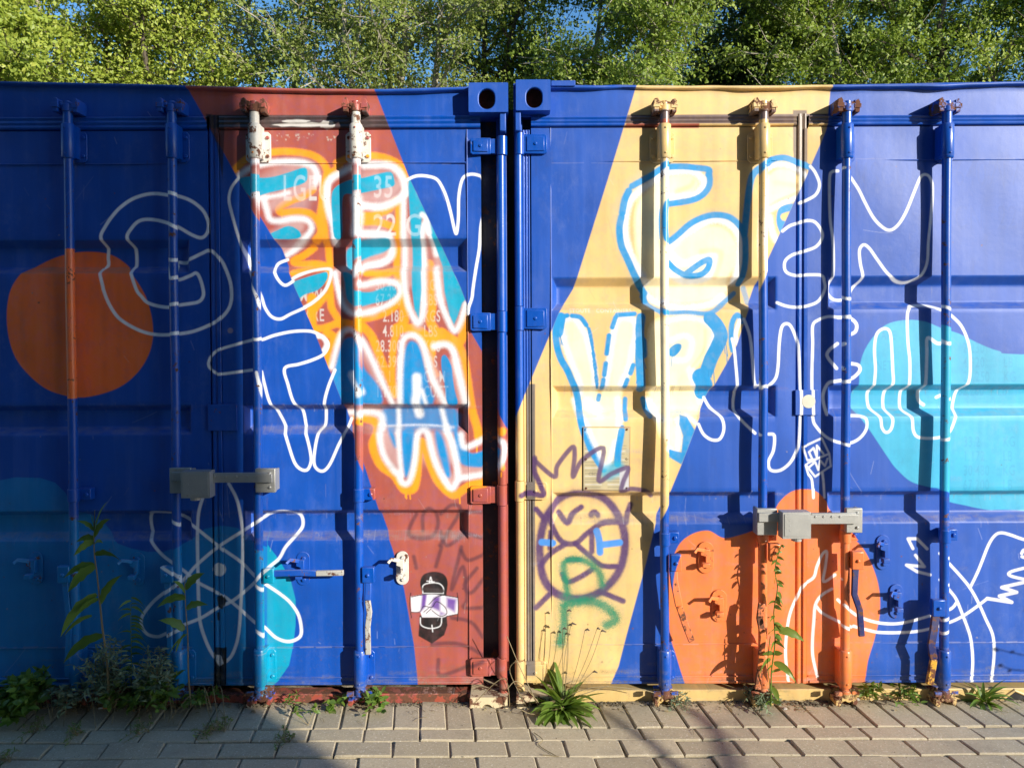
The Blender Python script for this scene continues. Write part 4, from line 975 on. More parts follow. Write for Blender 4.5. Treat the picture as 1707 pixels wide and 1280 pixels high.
def locking_rod(con, px, Yc, top_py, bot_py, br_mat, cam_mat, flange, low_py, mid_py, hub=None):
    """flange +1: plate right of the rod, -1 left, 2 both"""
    X = wx(px, 650, Yc); r = .0178
    zt = wz(top_py, px, Yc); zb = wz(bot_py, px, Yc)
    mb = MB(); p_ = random.random() * 6; mb.tube([(X + .0016 * math.sin(i * .55 + p_) * math.sin(math.pi * i / 24), Yc, zb + (zt - zb) * i / 24) for i in range(25)], r, 20)
    rod = mb.build('locking_rod', M_ROD, con, smooth=True)
    # upper bearing
    def bearing(za, zb_, name, mat, sides):
        b = MB()
        b.tube([(X, Yc, zb_), (X, Yc, zb_ - .006), (X, Yc, za + .006), (X, Yc, za)], [.0225, .026, .026, .0225], 18)
        b.box(X - .024, X + .024, Yc, -.004, za + .004, zb_ - .004)
        h = zb_ - za; zc = (za + zb_) / 2
        x0 = X - (.052 if sides in (-1, 2) else .02); x1 = X + (.052 if sides in (1, 2) else .02)
        ch = .012
        b.prism([(x0 + ch, za - .005), (x1 - ch, za - .005), (x1, za - .005 + ch), (x1, zb_ - .02 - ch), (x1 - ch, zb_ - .02), (x0 + ch, zb_ - .02), (x0, zb_ - .02 - ch), (x0, za - .005 + ch)], -.010, -.003)
        if name == 'bearing' and za > 1: b.tube([(X, Yc, zb_ - .01), (X, Yc, zb_ + .05)], .0188, 16)
        nf = len(b.f); s = b
        for sx in (-1, 1):
            if sides == 2 or sides == sx:
                for zz in (za + .02, zb_ - .045): bolt(s, X + sx * .039, -.010, zz, .0085)
        for zz in (za + .02, zb_ - .02): bolt(s, X, Yc - .025, zz, .005, .004)
        o_ = b.build(name, mat, rod, bevel=.0022, mat2=M_RUSTY if mat is M_WHITEP else mat, from2=nf)
        return o_
    za, zb_ = wz(265, px, Yc), wz(207, px, Yc)
    bearing(za, zb_, 'bearing', br_mat, flange)
    la, lb = wz(low_py + 32, px, Yc), wz(low_py - 30, px, Yc)
    bearing(la, lb, 'bearing', M_BAR, flange if flange != 2 else 1)
    # mid guide
    if mid_py:
        c = wz(mid_py, px, Yc); b = MB()
        b.tube([(X, Yc, c + .027), (X, Yc, c - .027)], .0225, 16)
        fx = 1 if flange in (1, 2) else -1
        if mid_py > 880 and px in (1409,): fx = -1
        b.box(min(X, X + fx * .062), max(X, X + fx * .062), Yc + .012, -.003, c - .024, c + .024)
        bolt(b, X + fx * .046, Yc + .012, c, .010)
        b.build('rod_guide', M_BAR, rod, bevel=.003)
    # cam and keeper at the top and bottom
    def cam_set(z, up, mat):
        b = MB()
        b.tube([(X, Yc, z - .012), (X, Yc, z + .020)], .0225, 14)
        sg = 1 if up else -1
        b.prism([(X - .012, z - .004), (X - .030, z + .004 * sg), (X - .036, z + .022 * sg), (X - .022, z + .034 * sg), (X - .006, z + .022 * sg), (X + .008, z + .030 * sg), (X + .024, z + .026 * sg), (X + .034, z + .006 * sg), (X + .02, z - .01 * sg)], Yc - .016, Yc + .014)
        b.tube([(X - .016, Yc - .02, z + .016 * sg), (X - .016, Yc + .02, z + .016 * sg)], .008, 8)
        b.build('cam', mat, rod, bevel=.003)
        k = MB()
        for sx in (-1, 1):
            x = X + sx * .037
            k.prism([(x - .009, z - .014), (x + .009, z - .014), (x + .011, z + .030 * sg), (x + .004, z + .042 * sg), (x - .010, z + .036 * sg)], Yc - .026 + .012 * (sx > 0), .002)
            k.box(x - .014, x + .014, Yc - .030 + .012 * (sx > 0), Yc - .016, z + .002, z + .020)
        k.box(X - .040, X + .040, -.014, .002, z - .008, z + .012)
        k.build('cam_keeper', mat, rod, bevel=.0028)
    cam_set(wz(top_py + 13, px, Yc), True, cam_mat)
    cam_set(wz(bot_py - 4, px, Yc), False, M_RUSTY)
    return rod, X

def lever(con_rod, hubpx, pts_px, mat_a, mat_b=None, split=.5, Y=-.062, hub_mat=None, w=.026):
    x0, y0, x1, y1 = hubpx
    b = MB()
    X0, X1 = wx(x0, (y0 + y1) / 2, Y), wx(x1, (y0 + y1) / 2, Y); Z1, Z0 = P(x0, y0, Y).z, P(x0, y1, Y).z
    b.box(X0, X1, Y - .014, Y + .012, Z0, Z1); bolt(b, (X0 + X1) / 2, Y - .014, (Z0 + Z1) / 2, .009, .008)
    b.build('handle_hub', hub_mat or M_BAR, con_rod, bevel=.004)
    pts = [P(px, py, Y - dy) for px, py, dy in pts_px]
    n = len(pts)
    if mat_b is None:
        MB().bar(pts, [w * (1 if i in (0,) else .86) for i in range(n)], .012).build('handle', mat_a, con_rod, bevel=.003)
    else:
        k = max(1, int(round(split * (n - 1))))
        MB().bar(pts[:k + 1], [w] * (k + 1), .012).build('handle', mat_a, con_rod, bevel=.003)
        q = [p + Vector((0, -.0008, 0)) for p in pts[k:]]
        MB().bar(q, [w * .86] * len(q), .0145).build('handle_grip', mat_b, con_rod, bevel=.003)

def retainer(con, x0, y0, x1, y1, mat, flip=1):
    cx_, cy_ = (x0 + x1) / 2, (y0 + y1) / 2
    c = P(cx_, cy_, -.01); h = abs(P(cx_, y0, -.01).z - P(cx_, y1, -.01).z); w = abs(P(x1, cy_, -.01).x - P(x0, cy_, -.01).x)
    b = MB(); k = 14
    poly = []
    for i in range(k + 1):
        a = math.pi * i / k; poly.append((c.x + w / 2 * math.cos(a), c.z + h / 2 - w / 2 + w / 2 * math.sin(a)))
    for i in range(k + 1):
        a = math.pi + math.pi * i / k; poly.append((c.x + w / 2 * math.cos(a), c.z - h / 2 + w / 2 + w / 2 * math.sin(a)))
    b.prism(poly, -.007, -.001)
    bolt(b, c.x + .004, -.007, c.z + h / 2 - w / 2, .010, .008); bolt(b, c.x + .004, -.007, c.z - h / 2 + w / 2 - .002, .010, .008)
    o_ = b.build('handle_retainer', mat, con, bevel=.0015)
    m_ = MB()   # hooked latch plate
    z = c.z
    m_.prism([(c.x - w * .42, z + h * .30), (c.x + w * .18, z + h * .30), (c.x + w * .18, z - h * .12), (c.x - w * .10, z - h * .12), (c.x - w * .10, z + h * .08), (c.x - w * .42, z + h * .12)], -.030, -.008)
    m_.bar([(c.x - w * .2, -.028, z + h * .27), (c.x - w * .75 * flip, -.052, z + h * .36), (c.x - w * .95 * flip, -.064, z + h * .27)], [.016, .014, .012], .008)
    m_.box(c.x - w * .38, c.x + w * .10, -.052, -.026, z - h * .22, z - h * .10)
    m_.build('latch', mat, o_, bevel=.002)
    return o_

def hinge(con, x0, x1, y0, y1, pinx, mat, pinr=.0175):
    Y = -.012
    X0, X1 = wx(x0, (y0 + y1) / 2, Y), wx(x1, (y0 + y1) / 2, Y); zt, zb = P(x0, y0, Y).z, P(x0, y1, Y).z
    PX = wx(pinx, (y0 + y1) / 2, Y)
    sg = 1 if PX > X1 else -1
    outer = X0 if sg > 0 else X1; inner = X1 if sg > 0 else X0
    b = MB(); d = .006
    poly = [(outer, zt - d), (outer + sg * .010, zt), (inner, zt - .002), (inner, zb + .002), (outer + sg * .010, zb), (outer, zb + d)]
    b.prism(poly, -.016, -.001)
    b.prism([(outer + sg * .012, zt - .012), (inner - sg * .012, zt - .010), (inner - sg * .012, zb + .010), (outer + sg * .012, zb + .012)], -.021, -.014)
    b.prism([(inner - sg * .004, zt - .004), (PX, zt - .004), (PX, zb + .004), (inner - sg * .004, zb + .004)], -.013, .004)
    bolt(b, (outer + inner) / 2, -.021, (zt + zb) / 2, .008, .004)
    b.build('hinge', mat, con, bevel=.003)
    MB().tube([(PX, -.012, zb - .004), (PX, -.012, zt + .004)], pinr + .0035, 16).build('hinge_knuckle', mat, con, bevel=.001)

def casting(con, x0, x1, y0, y1, hx0, hx1, hy0, hy1, mat, inner, name='corner_casting', half=False):
    Yf = -.062
    X0, X1 = wx(x0, (y0 + y1) / 2, Yf), wx(x1, (y0 + y1) / 2, Yf); Z1, Z0 = P((x0 + x1) / 2, y0, Yf).z, P((x0 + x1) / 2, y1, Yf).z
    HX0, HX1 = wx(hx0, (hy0 + hy1) / 2, Yf), wx(hx1, (hy0 + hy1) / 2, Yf); HZ1, HZ0 = P(hx0, hy0, Yf).z, P(hx0, hy1, Yf).z
    if half: HZ0 = Z0 - .02
    w = (HX1 - HX0) / 2; cx_ = (HX0 + HX1) / 2
    hole = []
    n = 10
    for i in range(n + 1):
        a = math.pi * i / n; hole.append((cx_ + w * math.cos(a), HZ1 - w + w * math.sin(a)))
    for i in range(n + 1):
        a = math.pi + math.pi * i / n; hole.append((cx_ + w * math.cos(a), max(HZ0 + w + w * math.sin(a), Z0)))
    # outer outline sampled at matching directions
    hc = (cx_, (HZ0 + HZ1) / 2 if not half else (Z0 + HZ1) / 2)
    outer = []
    for (hx, hz) in hole:
        dx, dz = hx - hc[0], hz - hc[1]
        t = 1e9
        if dx > 1e-6: t = min(t, (X1 - hc[0]) / dx)
        if dx < -1e-6: t = min(t, (X0 - hc[0]) / dx)
        if dz > 1e-6: t = min(t, (Z1 - hc[1]) / dz)
        if dz < -1e-6: t = min(t, (Z0 - hc[1]) / dz)
        outer.append((hc[0] + dx * t, hc[1] + dz * t))
    for cxz in ((X1, Z1), (X0, Z1), (X0, Z0), (X1, Z0)):
        k = min(range(len(outer)), key=lambda i: (outer[i][0] - cxz[0]) ** 2 + (outer[i][1] - cxz[1]) ** 2); outer[k] = cxz
    m_ = len(hole); b = MB(); th = .014
    vs = [(x, Yf, z) for x, z in outer] + [(x, Yf, z) for x, z in hole] + [(x, Yf + th, z) for x, z in hole]
    fs = []
    for i in range(m_):
        j = (i + 1) % m_
        fs.append((i, j, m_ + j, m_ + i)); fs.append((m_ + i, m_ + j, 2 * m_ + j, 2 * m_ + i))
    b.add(vs, fs)
    yb = Yf + .17
    # side walls, inside and outside
    c = [(X0, Z0), (X1, Z0), (X1, Z1), (X0, Z1)]
    vs = [(x, Yf, z) for x, z in c] + [(x, yb, z) for x, z in c]
    b.add(vs, [(i, (i + 1) % 4, 4 + (i + 1) % 4, 4 + i) for i in range(4)] + [(4, 5, 6, 7)])
    o_ = b.build(name, mat, con)
    import bmesh
    bm = bmesh.new(); bm.from_mesh(o_.data); bmesh.ops.remove_doubles(bm, verts=bm.verts, dist=.0002); bmesh.ops.recalc_face_normals(bm, faces=bm.faces); bm.to_mesh(o_.data); bm.free()
    bv = o_.modifiers.new('bevel', 'BEVEL'); bv.width = .004; bv.segments = 2; bv.limit_method = 'ANGLE'; bv.angle_limit = math.radians(60)
    i_ = MB(); g = .012
    vs = [(x, Yf + th + .001, z) for x, z in [(X0 + g, Z0 + g), (X1 - g, Z0 + g), (X1 - g, Z1 - g), (X0 + g, Z1 - g)]]
    vs += [(x, Yf + .062, z) for x, y__, z in vs]
    i_.add(vs, [(i, 4 + i, 4 + (i + 1) % 4, (i + 1) % 4) for i in range(4)] + [(7, 6, 5, 4)])
    i_.build('casting_lining', inner, o_)
    return X0, X1, Z0, Z1

def header_mesh(con, X0, X1, Zt_fn, Z0, mat, amp, seed):
    """top rail: front plate, bent lip along its top edge"""
    R = np.random.default_rng(seed); n = 140
    xs = np.linspace(X0, X1, n)
    ph = R.random(8) * 6.28
    wav = sum(np.sin(xs * f + ph[i]) * a for i, (f, a) in enumerate(((3, 1), (8, .7), (17, .5), (31, .3)))) * amp
    rows = []
    for k, (y, dz) in enumerate(((.035, 0.0), (-.012, .001), (-.019, -.003), (-.020, -.010), (-.014, -.0135), (0.0, -.0145), (.001, -.016), (0, -.04), (0, -.07), (0, None))):
        zz = np.array([Zt_fn(x) for x in xs])
        z = (zz + dz + (wav * (1.0 if dz < -.002 else .35))) if dz is not None else np.full(n, Z0)
        yy = np.full(n, y) + (wav * 1.2 if k in (1, 2, 3) else 0)
        if k == 7 or k == 8: yy = yy + .002 * np.sin(xs * 5 + ph[5])
        rows.append(np.stack([xs, yy, z], -1))
    V = np.concatenate(rows); idx = np.arange(len(rows) * n).reshape(len(rows), n)
    Q = np.stack([idx[:-1, :-1], idx[:-1, 1:], idx[1:, 1:], idx[1:, :-1]], -1).reshape(-1, 4)
    np_mesh('header', V, Q[:, ::-1], mat, con, smooth=True)

def seal(con, poly_path, w, y, mat, ridges=3, name='door_seal'):
    """ribbed rubber seal along a straight path [(x,z),(x,z)]"""
    (xa, za), (xb, zb) = poly_path
    b = MB(); horiz = abs(xb - xa) > abs(zb - za)
    prof = []
    m_ = 4 * ridges + 1
    for i in range(m_):
        t = i / (m_ - 1) * w - w / 2
        prof.append((t, y - .004 * (.5 - .5 * math.cos(2 * math.pi * ridges * i / (m_ - 1))) - (.003 if 0 < i < m_ - 1 else -.006)))
    vs = []; fs = []
    for (x, z) in ((xa, za), (xb, zb)):
        for t, yy in prof: vs.append((x, yy, z + t) if horiz else (x + t, yy, z))
    for i in range(m_ - 1): fs.append((i, i + 1, m_ + i + 1, m_ + i))
    b.add(vs, fs)
    return b.build(name, mat, con, smooth=True)

def corrugated_side(con, X, y0, y1, z0, z1, sgn, mat):
    n = int((y1 - y0) / .07); V = []; 
    prof = [0, 0, 1, 1]
    for i in range(n + 1):
        y = y0 + (y1 - y0) * i / n; d = .036 * prof[i % 4] * -sgn
        V += [(X + d, y, z0), (X + d, y, z1)]
    Q = [(2 * i, 2 * i + 2, 2 * i + 3, 2 * i + 1) for i in range(n)]
    np_mesh('side_wall', V, Q, mat, con)

def weld(con, segs, mat, name='weld_seam'):
    b = MB()
    for (a, c_) in segs:
        A, C_ = Vector(a), Vector(c_)
        L = (C_ - A).length; n = max(2, int(L / .05))
        b.tube([A.lerp(C_, i / n) + Vector((0, random.gauss(0, .0003), 0)) for i in range(n + 1)], [.0024 * random.uniform(.8, 1.2) for _ in range(n + 1)], 5)
    return b.build(name, mat, con, smooth=True)

Zdoor_top = lambda px: wz(217, px)
def build_container(left):
    if left:
        con = empty('shipping_container', (wx(360), 3.0, 0), 'blue shipping container with a red-brown band, orange dot and atom drawing, half in shade', 'container', 'painted shipping containers')
        XL, XR = wx(-128), wx(848)
        doors = [(wx(-112), wx(351), wx(-80), wx(318)), (wx(371), wx(803), wx(405), wx(780))]
        rp = [(397, 412, 441, 455), (673, 684, 710, 724), (849, 859, 886, 901)]
        seams = (272, 1077); dtop, dbot = 217, 1141; cpx = 600; cseal = (352, 370); topf = lambda x: 0
    else:
        con = empty('shipping_container', (wx(1340), 3.0, 0), 'blue shipping container with a broad yellow band and purple face tag, in sun', 'container', 'painted shipping containers')
        XL, XR = wx(858), wx(1835)
        doors = [(wx(887), wx(1326), wx(920), wx(1293)), (wx(1346), wx(1802), wx(1379), wx(1770))]
        rp = [(460, 477, 503, 517), (641, 653, 681, 696), (818, 829, 855, 873)]
        seams = (268, 1072); dtop, dbot = 212, 1138; cpx = 1340; cseal = (1327, 1345)
    def Z(py, px=cpx): return P(px, py, 0).z
    recs = [tuple(Z(q) for q in r) for r in rp]
    dobjs = []
    for i, (a, b_, c, d) in enumerate(doors):
        do = door_mesh(a, b_, Z(dbot), Z(dtop), c, d, recs, con, seed=i + (0 if left else 5))
        dobjs.append(do)
        inner_x = d if (i == 1) == left or (i == 1) else c
        hx = d if i == 1 else c; ox = c if i == 1 else d
        segs = [((hx + .002 * (1 if i == 1 else -1), -.001, Z(dbot) + .03), (hx + .002 * (1 if i == 1 else -1), -.001, Z(dtop)))]
        segs += [((c + .002, -.0012, Z(sm)), (d - .002, -.0012, Z(sm))) for sm in seams]
        weld(do, segs, M_DOOR)
        kick = MB(); kick.box(a + .01, b_ - .01, -.005, .004, Z(dbot) + .002, Z(dbot) + .012); kick.box(a + .004, b_ - .004, -.0045, .004, Z(dbot) + .028, Z(dbot) + .034)
        kick.build('bottom_rail', M_DOOR, do, bevel=.002)
    # seals
    seal(con, ((doors[0][0], Z((193 + dtop) / 2 - 1)), (doors[0][1], Z((193 + dtop) / 2 - 1))), abs(Z(194) - Z(dtop)), -.002, M_BAR)
    seal(con, ((doors[1][0], Z((193 + dtop) / 2 - 1)), (doors[1][1] , Z((193 + dtop) / 2 - 1))), abs(Z(194) - Z(dtop)), -.002, M_BAR)
    seal(con, ((wx(sum(cseal) / 2), Z(dbot)), (wx(sum(cseal) / 2), Z(190))), wx(cseal[1]) - wx(cseal[0]), .004, M_BAR, 2)
    b = MB(); xx = wx(cseal[1]) - .004; b.box(xx - .012, xx + .004, -.006, .004, Z(dbot), Z(dtop + 3)); b.build('overlap_strip', M_BAR, con, bevel=.002)
    # header and sill
    if left:
        pts = [(0, 138), (250, 143), (500, 150), (640, 151), (782, 147), (848, 146)]
    else:
        pts = [(858, 142), (918, 144), (1100, 146), (1300, 145), (1500, 142), (1707, 138), (1900, 135)]
    PX = [wx(p[0], 150) for p in pts]; PZ = [P(p[0], p[1], 0).z for p in pts]
    header_mesh(con, XL, XR, lambda x: float(np.interp(x, PX, PZ)), Z(194), M_DOOR, .0012 if left else .0042, 3 if left else 4)
    sb, st = -.006, Z(1154 if left else 1146)
    s_ = MB(); s_.box(XL + .002, XR - .002, -.012, .05, sb, st); s_.build('sill', M_RUSTY if left else M_DOOR, con, bevel=.003)
    # frame behind the doors
    f = MB(); f.box(XL, XL + .02, .06, .12, .1, 2.5); f.box(XR - .02, XR, .06, .12, .1, 2.5); f.box(XL + .02, XR - .02, .066, .12, .1, 2.5)
    f.build('door_frame', M_DARKIN, con)
    rt = min(PZ) - .02
    r_ = MB(); r_.box(XL, XR, .036, 6.05, rt - .05, rt); r_.build('roof', M_BLUER, con)
    rp_ = MB(); rp_.box(XR - .05, XR + (.0245 if left else -.001), 6.051, 6.12, .0, rt); rp_.build('rear_post', M_BLUER, con)  # left one added wide, past the side wall, to keep the gap dark
    fl = MB(); fl.box(XL, XR, .12, 6.05, .05, .15); fl.box(XL, XR, 6.0, 6.05, .15, rt - .05); fl.build('body_base', M_BLUER, con)
    corrugated_side(con, XL + .001, .12, 6.0, .15, rt - .05, -1, M_BLUER); corrugated_side(con, XR - .001, .12, 6.0, .15, rt - .05, 1, M_BLUER)
    # posts, hinges
    if left:
        b = MB(); b.box(XR - .002, XR + .0238, .105, .135, .05, 2.5); b.build('gap_dark_strip', M_GAPDARK, con)  # dark strip added across the gap, standing in for its shade
        b = MB(); b.box(wx(829), XR - .003, .012, .10, .12, Z(187)); b.box(wx(833, 200), XR - .006, -.052, .012, Z(226), Z(186)); b.build('corner_post', M_DOOR, con, bevel=.004)
        px_ = 837
        for seg in ((226, 230), (258, 521), (552, 810), (840, 1097), (1127, 1168)):
            zb_, zt_ = P(px_, seg[1], -.012).z, P(px_, seg[0], -.012).z
            if zt_ - zb_ > .05: MB().tube([(wx(px_), -.012, zb_ + .006), (wx(px_), -.012, zt_ - .006)], .0175, 18).build('hinge_post', M_BAR, con, bevel=.001)
        for y0, y1 in ((230, 258), (521, 552), (810, 840), (1097, 1127)): hinge(con, 784, 818, y0, y1, px_, M_BAR)
        casting(con, 781, 847, 138, 187, 798, 825, 148, 182, M_BLUE, M_REDIN)
        casting(con, 783, 846, 1162, 1184, 803, 821, 1174, 1190, M_CREAM, M_DARKIN, half=True)
        b = MB(); b.box(XL, XL + .05, .012, .10, .12, Z(187)); b.build('corner_post', M_DOOR, con, bevel=.004)
        casting(con, -128, -64, 138, 187, -110, -84, 148, 182, M_BLUE, M_REDIN)
    else:
        b = MB(); b.box(XL + .003, wx(872), .010, .10, .12, Z(184)); b.build('corner_post', M_DOOR, con, bevel=.004)
        b = MB(); b.box(XL + .006, wx(868, 200), -.050, .010, Z(222), Z(183)); b.build('corner_post_top', M_BLUE, con, bevel=.004)
        px_ = 866
        for seg in ((257, 513), (549, 803), (833, 1100), (1140, 1165)):
            zb_, zt_ = P(px_, seg[1], -.012).z, P(px_, seg[0], -.012).z
            if zt_ - zb_ > .05: MB().tube([(wx(px_), -.012, zb_ + .006), (wx(px_), -.012, zt_ - .006)], .016, 18).build('hinge_post', M_BAR, con, bevel=.001)
        for y0, y1 in ((224, 257), (513, 549), (803, 833), (1102, 1138)): hinge(con, 873, 912, y0, y1, px_, M_BAR, .0155)
        seal(con, ((wx(878.5), Z(1125)), (wx(878.5), Z(215))), wx(886) - wx(872), .006, M_BAR, 3)
        casting(con, 860, 918, 133, 184, 877, 904, 146, 180, M_BLUE, M_REDIN)
        casting(con, 861, 924, 1160, 1182, 884, 902, 1172, 1188, M_CREAM, M_DARKIN, half=True)
        b = MB(); b.box(XR - .05, XR, .012, .10, .12, Z(187)); b.build('corner_post', M_DOOR, con, bevel=.004)
        b = MB(); b.box(wx(918, 140), wx(958, 140), -.030, .030, Z(146), Z(137)); b.build('top_gusset', M_BLUE, con, bevel=.002)
        # fork-lift pocket: dark slab on the sill for the shade inside, raised rim
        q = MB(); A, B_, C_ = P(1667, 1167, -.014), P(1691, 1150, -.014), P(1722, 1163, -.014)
        q.prism([(A.x, A.z), (B_.x, B_.z), (C_.x, A.z)], -.0145, -.012); q.build('fork_pocket_dark', M_GAPDARK, con)
        q = MB(); q.tube([A, B_, C_], .006, 8); q.build('pocket_rim', M_DOOR, con)
    if left:
        rods = [(120, M_BAR, M_BARC, 1, 825, 1112), (292, M_BAR, M_BARC, 1, None, 1112), (429, M_WHITEP, M_RUSTY, 2, None, 1110), (597, M_WHITEP, M_RUSTY, 2, 825, 1112)]
    else:
        rods = [(1108, M_BAR, M_RUSTY, 2, 898, 1112), (1272, M_BAR, M_RUSTY, 2, 893, 1112), (1410, M_BAR, M_RUSTY2, 1, 893, 1112), (1576, M_BAR, M_RUSTY2, 1, 893, 1112)]
    R = {}
    for (px, bm_, cm, fl_, mid, low) in rods:
        fl2 = fl_
        R[px] = locking_rod(con, px, -.050, 170, 1160, bm_, cm, fl2, low, mid)[0]
    if left:
        lever(R[120], (98, 942, 118, 970), [(108, 960, 0), (112, 1000, .0), (116, 1040, .006), (114, 1080, .004), (113, 1128, 0)], M_BARC)
        lever(R[292], (269, 943, 290, 970), [(280, 960, 0), (279, 1000, 0), (282, 1030, .006), (283, 1070, .004), (284, 1110, 0)], M_BARC)
        lever(R[429], (440, 946, 458, 971), [(448, 956, 0), (470, 955, .006), (500, 954, .004), (527, 955, 0), (573, 954, 0)], M_BLUER, M_HANDLE, .76)
        lever(R[597], (604, 944, 625, 970), [(614, 960, 0), (614, 985, .004), (613, 1000, .010), (616, 1020, .004), (613, 1045, 0), (614, 1090, 0)], M_BLUER, M_HANDLE, .4)
        retainer(con, 47, 920, 70, 975, M_BARC); retainer(con, 218, 921, 240, 977, M_BARC); retainer(con, 494, 920, 516, 976, M_BARC); retainer(con, 660, 919, 681, 975, M_WHITEP)
        b = MB(); A, B_ = P(346, 674, -.012), P(395, 718, -.012); b.box(A.x, B_.x, -.012, -.003, B_.z, A.z); b.build('cover_plate', M_BLUER, con, bevel=.002)
    else:
        lever(R[1108], (1117, 923, 1135, 951), [(1122, 945, 0), (1124, 970, .002), (1132, 1010, .008), (1142, 1040, .004), (1153, 1068, 0)], M_BARC, M_BARR, .5, Y=-.070, w=.031)
        lever(R[1272], (1281, 905, 1299, 935), [(1270, 1005, 0), (1266, 1030, .004), (1272, 1060, .01), (1268, 1100, .004), (1263, 1148, 0)], M_BARR, Y=-.080, w=.030)
        lever(R[1410], (1418, 918, 1438, 948), [(1426, 940, 0), (1425, 965, .004), (1424, 990, .012), (1433, 1016, .006), (1436, 1060, 0)], M_NAVY, Y=-.072, w=.029)
        lever(R[1576], (1552, 998, 1573, 1026), [(1560, 1020, 0), (1557, 1045, .006), (1552, 1075, .016), (1556, 1098, .008), (1549, 1140, 0)], M_NAVY, M_YELH, .75, w=.032)
        orm = paint_mat('orange_paint_chipped', over=ORA, rust=.12)
        retainer(con, 1164, 903, 1190, 956, orm); retainer(con, 1187, 983, 1212, 1037, orm); retainer(con, 1462, 892, 1484, 950, M_BLUER); retainer(con, 1484, 974, 1506, 1031, M_BLUER)
        b = MB(); A, B_ = P(1326, 650, -.012), P(1364, 692, -.012); b.box(A.x, B_.x, -.012, -.003, B_.z, A.z); pl_ = b.build('cover_plate', M_DOOR, con, bevel=.002)
        c = P(1348, 669, -.0125); b = MB(); b.tube([(c.x, -.0122, c.z), (c.x, -.0132, c.z)], .028, 24); b.build('round_sticker', steel('sticker_foil', (.75, .72, .6), .25, .2), pl_)
        A, B_ = P(972, 712, -.002), P(1050, 817, -.002)
        b = MB(); b.box(A.x, B_.x, -.0045, -.001, B_.z, A.z)
        nf = len(b.f)
        for x in (A.x + .012, B_.x - .012):
            for z in (A.z - .010, (A.z + B_.z) / 2, B_.z + .010): bolt(b, x, -.0045, z, .0055, .003)
        b.build('data_plate', M_DOOR, dobjs[0], bevel=.001, mat2=M_RUSTY, from2=nf)
    return con
con_l = build_container(True); con_r = build_container(False)

# ------------------------------------------------------------------ cross-bar locks clamped over two rods
def cross_lock(L, label):
    (cx0, cx1, bx0, bx1, rx0, rx1, y0, y1, by0, by1, ry0, ry1, ey0, ey1) = L
    Y = -.10
    A = P(cx0, (y0 + y1) / 2, Y)
    root = empty('container_lock', (A.x, -.09, A.z), label, 'lock', 'cross-bar locks on the containers')
    def bx(x0, x1, ya, yb, Ya, Yb, name, bevel=.004, mb=None):
        a = P(x0, ya, Ya); c = P(x1, yb, Ya)
        m_ = mb or MB(); m_.box(a.x, c.x, Ya, Yb, c.z, a.z)
        return m_.build(name, M_GALV, root, bevel=bevel) if name else m_
    cl = bx(cx0, cx1, y0, y1, -.098, -.078, None); bx(cx0, cx0 + 5, y0, y1, -.080, -.026, None, mb=cl); bx(cx1 - 5, cx1, y0 + 3, y1 - 3, -.080, -.026, None, mb=cl)
    cl.build('clamp', M_GALV, root, bevel=.003)
    st = bx(cx0 + 3, cx1 + 14, y0 + 7, y0 + 22, -.110, -.099, None); st.build('clamp_band', M_GALV, root, bevel=.002)
    lb = bx(bx0, bx1, by0, by1, -.150, -.099, None); bx(bx0 + 3, bx1 - 3, by0 + 3, by1 - 4, -.1525, -.149, None, mb=lb)
    for q in (-.6, 0, .6): a = P((bx0 + bx1) / 2 - 12, (by0 + by1) / 2 + q * 14, -.1525); lb.tube([(a.x, -.152, a.z), (a.x, -.1535, a.z)], .0022, 7)
    lb.build('lock_box', M_GALV, root, bevel=.004)
    a = P((bx0 + bx1) / 2, by1, -.13); s_ = MB(); s_.tube([(a.x, -.125, a.z + .004), (a.x, -.125, a.z - .008)], .020, 14); s_.build('lock_cylinder', M_GALV, root)
    cb = bx(bx1 - 3, rx1 - 6, ry0, ry1, -.118, -.104, None); bx(bx1 + 1, rx1 - 10, ry0 - 2.5, ry0 + .5, -.116, -.101, None, mb=cb)
    h = cb
    for k in range(4):
        x = bx1 + 8 + k * (rx0 - bx1 - 10) / 3.6; c = P(x, ry0 + 3, -.119); h.tube([(c.x, -.1185, c.z), (c.x, -.121, c.z)], .005, 8)
    cb.build('crossbar', M_GALV, root, bevel=.002)
    rc = bx(rx0, rx1, ey0, ey1, -.100, -.080, None); bx(rx1 - 5, rx1, ey0 + 2, ey1 - 2, -.082, -.026, None, mb=rc); bx(rx0, rx0 + 4, ey0 + 3, ey1 - 3, -.082, -.03, None, mb=rc)
    for q in (ey0 + 8, ey1 - 9): a = P(rx1 - 9, q, -.100); bolt(rc, a.x, -.099, a.z, .0075, .007)
    rc.build('clamp', M_GALV, root, bevel=.003)
cross_lock((282, 318, 301, 350, 425, 459, 780, 822, 786, 830, 791, 804, 781, 821), 'grey steel cross-bar lock in shade over the atom drawing')
cross_lock((1262, 1296, 1305, 1352, 1411, 1438, 848, 892, 854, 898, 858, 873, 847, 888), 'sunlit grey steel cross-bar lock above the orange patch')
